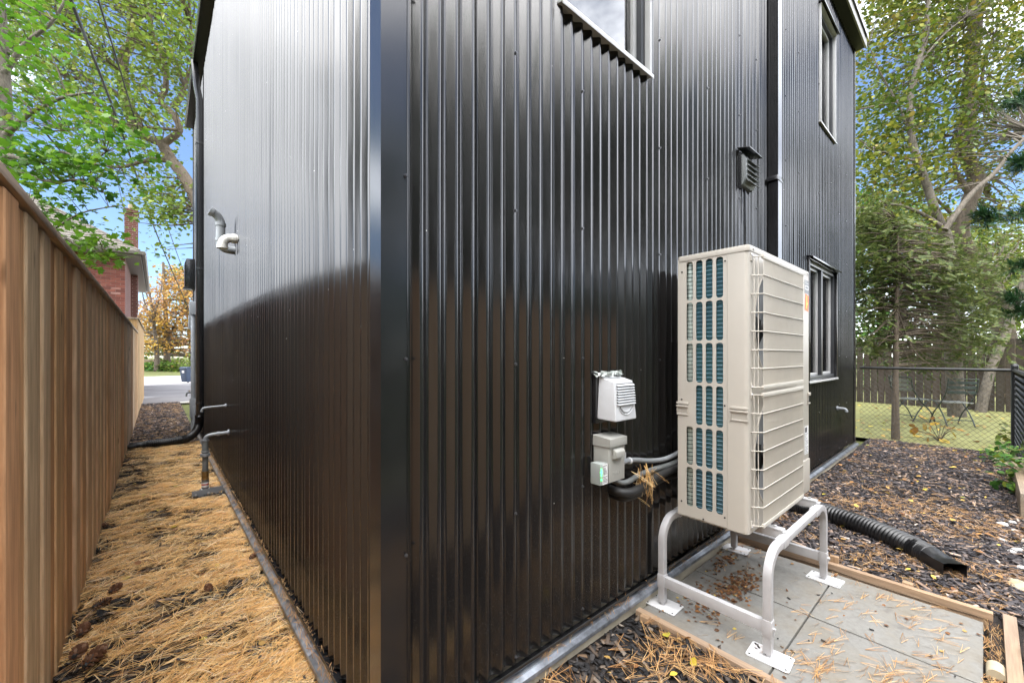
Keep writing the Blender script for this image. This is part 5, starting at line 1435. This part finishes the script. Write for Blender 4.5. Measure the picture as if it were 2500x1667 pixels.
for u, v, s, a, lab in ((268, 1455, 1.0, 20, 'pine cone lying on dark mulch a little out from the wooden fence'), (226, 1492, .9, -20, 'pale pine cone half buried close to the wooden fence'), (196, 1560, 1.1, 40, 'pine cone at the foot of the fence, above the largest cone'), (180, 1615, 1.25, 35, 'second largest pine cone, against the fence bottom'), (205, 1640, 1.35, 25, 'largest pine cone, lowest at the foot of the wooden fence'), (515, 1452, .9, 60, 'pine cone alone in the middle of the needles'), (610, 1372, .8, 10, 'pine cone near the metal base flashing'), (262, 1290, .8, 70, 'small pine cone by the fence farther along the passage')):
    d = far(u, v, 1) - CAM; p = CAM + d * (-CAM[2] + .05) / d[2]
    o = link_mesh('pine_cone', CM, None, None, (p[0], p[1], .072)); link_mesh('core', CORE, None, o); o.scale = (s * .78, s * .78, s * .78); o.rotation_euler = (R(random.uniform(-12, 12)), R(random.uniform(0, 360)), R(-50 + a)); tag(o, lab, 'pine cone', 'pine cones in the passage')

# ================================================================== ACROSS THE STREET
# wheeled bin
bp = far(458, 938, 22.4); bp[2] = float(gz(bp[1])) 
wb = empty('wheeled_bin', tuple(bp), 'dark blue wheeled bin on the driveway near the street', 'bin', rz=R(-50)); wb.scale = (.8, .8, .88)
m = MB(); m.add([(-.22, -.26, .06), (.22, -.26, .06), (.22, .26, .06), (-.22, .26, .06), (-.28, -.34, .88), (.28, -.34, .88), (.28, .34, .88), (-.28, .34, .88)], [(0, 3, 2, 1), (4, 5, 6, 7), (0, 1, 5, 4), (1, 2, 6, 5), (2, 3, 7, 6), (3, 0, 4, 7)]); m.build('body', M['bin_blue'], wb, bevel=.03)
m = MB(); m.box((-.30, -.38, .88), (.30, .38, .93)); m.prism([(-.34, .93), (.38, .93), (.34, .985), (-.25, .985)], 'x', -.29, .29); m.build('lid', M['bin_blue'], wb, bevel=.02)
m = MB(); m.tube([(-.22, .43, .9), (.22, .43, .9)], .02, 8); m.build('handle', M['bin_blue'], wb)
for sx in (-.25, .25):
    m = MB(); m.tube([(sx - .03, .26, .11), (sx + .03, .26, .11)], .11, 16); m.build('wheel', M['unit_dark'], wb, smooth=40)
m = MB(); m.box((-.09, -.338, .62), (.09, -.325, .76)); m.build('label_card', M['sticker_white'], wb)
def far_house(x0, x1, y, d, h, rh, mat, label):
    t = empty('far_house', ((x0 + x1) / 2, y, .3), label, 'house')
    m = MB(); m.box((x0, y, -.2), (x1, y + d, h)); m.prism([(x0, h), (x1, h), ((x0 + x1) / 2, h + rh)], 'y', y, y + d); on_f(t, m.build('wall', mat, None))
    m = MB(); xm = (x0 + x1) / 2
    m.prism([(x0 - .5, h - .2), (xm, h + rh + .15), (xm, h + rh + .35), (x0 - .55, h)], 'y', y - .5, y + d + .4); m.prism([(x1 + .5, h - .2), (xm, h + rh + .15), (xm, h + rh + .35), (x1 + .55, h)], 'y', y - .5, y + d + .4); on_f(t, m.build('roof', M['roof_shingle'], None))
    for wx in np.linspace(x0 + 1.3, x1 - 1.3, 3):
        for wz in (1.2, 4.0):
            if wz + 1.5 > h: continue
            m = MB(); m.box((wx - .55, y - .06, wz), (wx + .55, y + .03, wz + 1.5)); w = on_f(t, m.build('window', M['window_trim'], None)); m = MB(); m.box((wx - .45, y - .07, wz + .1), (wx + .45, y - .058, wz + 1.4)); m.build('pane', M['glass_dark'], w)
far_house(-30, -20.5, 62, 9, 6.2, 3.2, M['house_cream'], 'cream gabled house across the street behind the rusty trees')
far_house(-42, -32, 60, 9, 5.8, 3.0, M['house_pink'], 'pinkish house across the street, hidden behind the brick house')
far_house(-18, -8, 64, 9, 6.0, 3.0, M['house_cream'], 'pale house across the street beyond the yellow-green tree')
GW = 'boards of the low wall across the street'
lw = empty('low_wall', tuple(far(366, 905, 36)), 'low grey timber wall across the street under the rusty tree', 'wall')
c0 = far(345, 905, 36); 
for k in range(4):
    o = MB(); o.box((-2.0, -.06, 0), (2.2, .06, .22)); on_f(lw, o.build('plank', M['old_timber'], None, bevel=.01, loc=(c0[0] + .5, c0[1] + .2, .0 + k * .235)))
gq = np.random.default_rng(3)
for k, (u, v, d, rad, h, mt, lab) in enumerate(((368, 905, 34.6, 1.0, .9, 'leaf_shrub', 'bright green shrub across the street, under the pale fence end'), (402, 905, 34.8, 1.1, 1.0, 'leaf_shrub', 'low green shrub across the street between the two trunks'), (436, 905, 34.8, 1.2, 1.3, 'leaf_mid', 'green shrub across the street behind the blue bin'), (352, 905, 35.5, .9, .8, 'leaf_shrub', 'green shrub across the street, partly hidden by the fence end'), (384, 905, 36, 1.0, 1.2, 'leaf_olive', 'olive shrub across the street before the low wall'), (470, 905, 35.0, 1.4, 1.6, 'leaf_mid', 'tall green shrub across the street just past the black wall'))):
    p = far(u, v, d); p[2] = -.2; shrub('street_shrub', p, rad, h, 380, .22, M[mt], lab, 90 + k, 'shrub', group='shrubs across the street')

# overhead wires
def wire(P, r_, label):
    m = MB(); m.tube(curve_pts(P, 14), r_, 6); tag(m.build('overhead_wire', M['wire_black'], smooth=60), label, 'wire', 'overhead wires')
wire([far(60, -290, 5), far(173, 0, 7), far(300, 330, 13), far(384, 575, 21), far(464, 762, 34), far(500, 845, 48)], .028, 'thick black overhead wire crossing the left sky')
wire([far(130, -330, 6), far(240, 0, 8), far(335, 310, 14), far(404, 538, 22), far(454, 678, 34), far(490, 770, 48)], .019, 'thin black overhead wire nearer the house in the left sky')
for k, (x, y) in enumerate(((float(far(500, 845, 48)[0]), float(far(500, 845, 48)[1])),)):
    m = MB(); m.tube([(x, y, -.3), (x, y, 9)], [.16, .11], 12); m.box((x - .9, y - .06, 8.2), (x + .9, y + .06, 8.35)); tag(m.build('utility_pole', M['bark_brown'], smooth=40), 'wooden utility pole across the street beyond the house', 'pole')

# ================================================================== MULCH, NEEDLES, LITTER
CHIP = (np.array([(-1, -.8, -.5), (1, -1, -.4), (.85, 1, -.5), (-.9, .9, -.5), (-.8, -.7, .5), (.9, -.75, .35), (.7, .8, .55), (-.95, .6, .4)]) * .5,
        np.array([(0, 2, 1), (0, 3, 2), (4, 5, 6), (4, 6, 7), (0, 1, 5), (0, 5, 4), (1, 2, 6), (1, 6, 5), (2, 3, 7), (2, 7, 6), (3, 0, 4), (3, 4, 7)]))
def area_pts(g, x0, x1, y0, y1, dens):
    n = int((x1 - x0) * (y1 - y0) * dens); return np.stack([g.uniform(x0, x1, n), g.uniform(y0, y1, n)], 1)
def off_pad(p): return ~((p[:, 0] > 1.29) & (p[:, 0] < 2.65) & (p[:, 1] > -1.33))
def lay(g, p, lift=.0, tiltsd=.22, heading=None, hsd=.6):
    n = len(p); h = g.uniform(0, 6.28, n) if heading is None else g.normal(heading, hsd, n) + np.pi * (g.random(n) < .5)
    A = rot_from(np.tile([0, 0, 1.], (n, 1)), h)
    B = rot_from(np.stack([g.normal(0, 1, n), g.normal(0, 1, n), np.zeros(n)], 1) + 1e-6, g.normal(0, tiltsd, n))
    return np.concatenate([p, (bedz(p[:, 0], p[:, 1]) + lift)[:, None]], 1), np.einsum('nij,njk->nik', B, A)
gm = np.random.default_rng(41)
def chips(name, p, L, mat, label, thick=.26, wid=.36):
    pos, rot = lay(gm, p, .006, .28); n = len(p); l_ = L * gm.lognormal(0, .42, n)
    pos[:, 2] += gm.uniform(0, .012, n)
    V, T = scatter(CHIP[0], CHIP[1], pos, rot, np.stack([l_, np.minimum(l_, L * 1.4) * wid * gm.uniform(.6, 1.4, n), np.minimum(l_, L) * thick * gm.uniform(.5, 1.2, n)], 1))
    tag(link_mesh(name, tri_mesh(name, V, T), mat), label, 'mulch', kind='stuff')
pl = np.concatenate([area_pts(gm, -.84, -.06, -.4, 3.5, 1900), area_pts(gm, -.84, -.06, 3.5, 7, 1300)])
chips('mulch_chips', pl, .034, M['chip_black'], 'black bark mulch chips in the passage under the pine needles')
chips('mulch_chips', area_pts(gm, -.84, -.06, 6.6, 13.6, 800), .045, M['chip_grey'], 'grey-brown mulch chips at the street end of the passage')
p1 = area_pts(gm, -.05, 1.32, -1.5, -.06, 2300)
chips('mulch_chips', p1, .040, M['chip_black'], 'coarse black bark chips in the near bed before the slabs')
p2 = np.concatenate([area_pts(gm, 2.6, 4.6, -1.75, -.06, 3000), area_pts(gm, 4.6, 8.0, -1.75, -.06, 1700)]); p2 = p2[off_pad(p2)]
chips('mulch_chips', p2, .033, M['chip_grey'], 'grey and black bark chips in the bed beyond the slabs')
def needle_bundle():
    V = []; T = []
    for k, (a, bnd) in enumerate(((-.16, .05), (.02, -.08), (.2, .10))):
        b = len(V); W = .0085
        for i in range(4):
            t = i / 3; x = t; y = a * t * .55 + bnd * t * t; z = .05 * math.sin(t * 3) * (1 if k != 1 else -.6); w = W * (1 - .45 * t)
            V += [(x, y - w, z), (x, y + w, z + .006)]
        for i in range(3): q = b + 2 * i; T += [(q, q + 1, q + 3), (q, q + 3, q + 2)]
    V = np.array(V); V[:, 0] -= .5; return V, np.array(T)
NB = needle_bundle()
gn = np.random.default_rng(43)
def needles(name, p, label, L=.12, lift=.018, heading=.15, hsd=.75, tiltsd=.10, zs=None, spread=.014, mat='needle_brown'):
    pos, rot = lay(gn, p, lift, tiltsd, heading, hsd); pos[:, 2] += gn.uniform(0, 1, len(p)) ** 1.5 * spread
    if zs is not None: pos[:, 2] = zs + gn.uniform(0, .006, len(p))
    V, T = scatter(NB[0], NB[1], pos, rot, L * gn.uniform(.6, 1.2, len(p))); tag(link_mesh(name, tri_mesh(name, V, T), M[mat]), label, 'pine needles', kind='stuff')
p = np.concatenate([area_pts(gn, -.85, -.045, -.3, 2.2, 8200), area_pts(gn, -.85, -.045, 2.2, 4.2, 6000), area_pts(gn, -.85, -.045, 4.2, 6.5, 3500)])
mask = .25 + .9 * noise2(p[:, 0], p[:, 1], 12, 5.5) * .6 + .55 * noise2(p[:, 0], p[:, 1] * 2.2, 13, 9) + .35 * (p[:, 0] + .45) - .28
keep = gn.random(len(p)) < np.clip(.02 + (mask - .25) * 1.35, .07, .85)
keep &= ~((np.abs(p[:, 0] + .17) < .15) & (p[:, 1] > 3.40) & (p[:, 1] < 3.53))
needles('pine_needles', p[keep], 'thick carpet of orange-brown pine needles covering the passage', mat='needle_gold')
needles('pine_needles', area_pts(gn, -.85, -.06, 6.6, 13, 160), 'thin scatter of pine needles at the street end of the passage', .10)
p = area_pts(gn, -.05, 1.30, -1.5, -.06, 1300); p = p[gn.random(len(p)) < np.clip(noise2(p[:, 0], p[:, 1], 21, 4) * 1.5 - .2, .1, 1)]
needles('pine_needles', p, 'loose pine needles over the coarse black chips in the near bed', .11, .022, .6, 1.2, .3)
p = np.concatenate([area_pts(gn, 2.64, 4.6, -1.6, -.06, 1300), area_pts(gn, 4.6, 8.0, -1.6, -.06, 420)]); p = p[off_pad(p)]; p = p[gn.random(len(p)) < np.clip(noise2(p[:, 0], p[:, 1], 22, 3.2) * 1.7 - .38, .10, 1)]
needles('pine_needles', p, 'pine needles scattered across the mulch beyond the slabs', .075, .016, .0, .8, .16)
# needles lying on the slabs, in drifts
pc = [gn.normal((cx, cy), (sx, sy), (n, 2)) for cx, cy, sx, sy, n in ((1.75, -.78, .16, .05, 18), (2.15, -.75, .2, .10, 30), (1.72, -1.02, .10, .07, 85), (2.2, -1.05, .2, .05, 42), (1.6, -.72, .06, .04, 40), (2.3, -.30, .2, .12, 22), (1.9, -.92, .35, .2, 34), (2.42, -.9, .08, .15, 34), (1.48, -.5, .05, .2, 22), (2.5, -.2, .06, .1, 26))]
pc = np.concatenate(pc); pc = pc[(pc[:, 0] > 1.38) & (pc[:, 0] < 2.55) & (pc[:, 1] > -1.2) & (pc[:, 1] < -.07)]
needles('pine_needles', pc, 'pine needles drifted over the concrete slabs', .082, 0, -.45, .5, .03, zs=.0335)
p = area_pts(gn, 1.36, 2.6, -1.268, -1.215, 2600); needles('pine_needles', p, 'pine needles packed in the gap inside the outer edging', .075, .0, 0, .5, .15, zs=.028)
pe = np.stack([gn.uniform(-.055, -.012, 900), gn.uniform(-.0, 6.0, 900)], 1); needles('pine_needles', pe, 'pine needles caught on the metal flashing at the wall foot', .06, 0, 1.3, .5, .25, zs=.125)
pe = np.stack([gn.uniform(.0, 3.4, 130), gn.uniform(-.05, -.012, 130)], 1); needles('pine_needles', pe, 'pine needles caught on the right wall flashing', .06, 0, .3, .6, .3, zs=.122)
# tuft hanging on the refrigerant lines
nt = 34; pos = np.stack([gn.normal(1.335, .03, nt), gn.normal(-.10, .018, nt), gn.normal(.70, .03, nt)], 1)
A = rot_from(np.stack([np.zeros(nt), np.ones(nt), np.zeros(nt)], 1), gn.normal(1.15, .6, nt)); B = rot_from(np.tile([0, 0, 1.], (nt, 1)), gn.normal(0, .6, nt))
tag(link_mesh('needle_tuft', tri_mesh('needle_tuft', *scatter(NB[0], NB[1], pos, np.einsum('nij,njk->nik', B, A), gn.uniform(.08, .13, nt))), M['needle_gold']), 'tuft of pine needles caught on the refrigerant lines', 'pine needles', kind='stuff')
# leaf and bark litter on the slabs
gl = np.random.default_rng(44)
q = np.concatenate([gl.normal((1.98, -.30), (.11, .04), (330, 2)), gl.normal((1.75, -.22), (.10, .05), (160, 2)), gl.normal((2.25, -.12), (.15, .03), (130, 2)), gl.normal((1.60, -.30), (.05, .05), (60, 2)), gl.uniform((1.38, -1.2), (2.55, -.07), (40, 2))])
q = q[(q[:, 0] > 1.38) & (q[:, 0] < 2.55) & (q[:, 1] < -.06)]
pos = np.concatenate([q, np.full((len(q), 1), .036)], 1)
tag(link_mesh('slab_litter', tri_mesh('slab_litter', *scatter(LEAF[0], LEAF[1], pos, leaf_rot(len(q), .35, gl), gl.uniform(.008, .026, len(q)))), M['litter_brown']), 'brown leaf litter lying on the slabs under the heat pump', 'leaf litter', kind='stuff')
q = np.concatenate([gl.uniform((1.38, -1.15), (2.5, -.1), (13, 2)), gl.normal((1.60, -.62), (.09, .07), (9, 2))])
pos = np.concatenate([q, np.full((len(q), 1), .037)], 1); n = len(q); L_ = gl.uniform(.007, .024, n)
tag(link_mesh('slab_chips', tri_mesh('slab_chips', *scatter(CHIP[0], CHIP[1], pos, rot_from(np.tile([0, 0, 1.], (n, 1)), gl.uniform(0, 6.28, n)), np.stack([L_, L_ * .45, L_ * .3], 1))), M['chip_black']), 'stray black bark chips on the concrete slabs', 'mulch', kind='stuff')
q = np.concatenate([np.stack([gl.uniform(-.8, -.1, 60), gl.uniform(.2, 6, 60)], 1), np.stack([gl.uniform(2.7, 7.8, 150), gl.uniform(-1.5, -.1, 150)], 1), np.stack([gl.uniform(0, 1.28, 40), gl.uniform(-1.3, -.1, 40)], 1)]); q = q[off_pad(q)]
pos = np.concatenate([q, (bedz(q[:, 0], q[:, 1]) + .03)[:, None]], 1)
tag(link_mesh('fallen_leaves', tri_mesh('fallen_leaves', *scatter(LEAF[0], LEAF[1], pos, leaf_rot(len(q), .4, gl), gl.uniform(.02, .05, len(q)))), M['litter_leaf']), 'small yellow and brown leaves fallen on the mulch', 'leaves', kind='stuff')
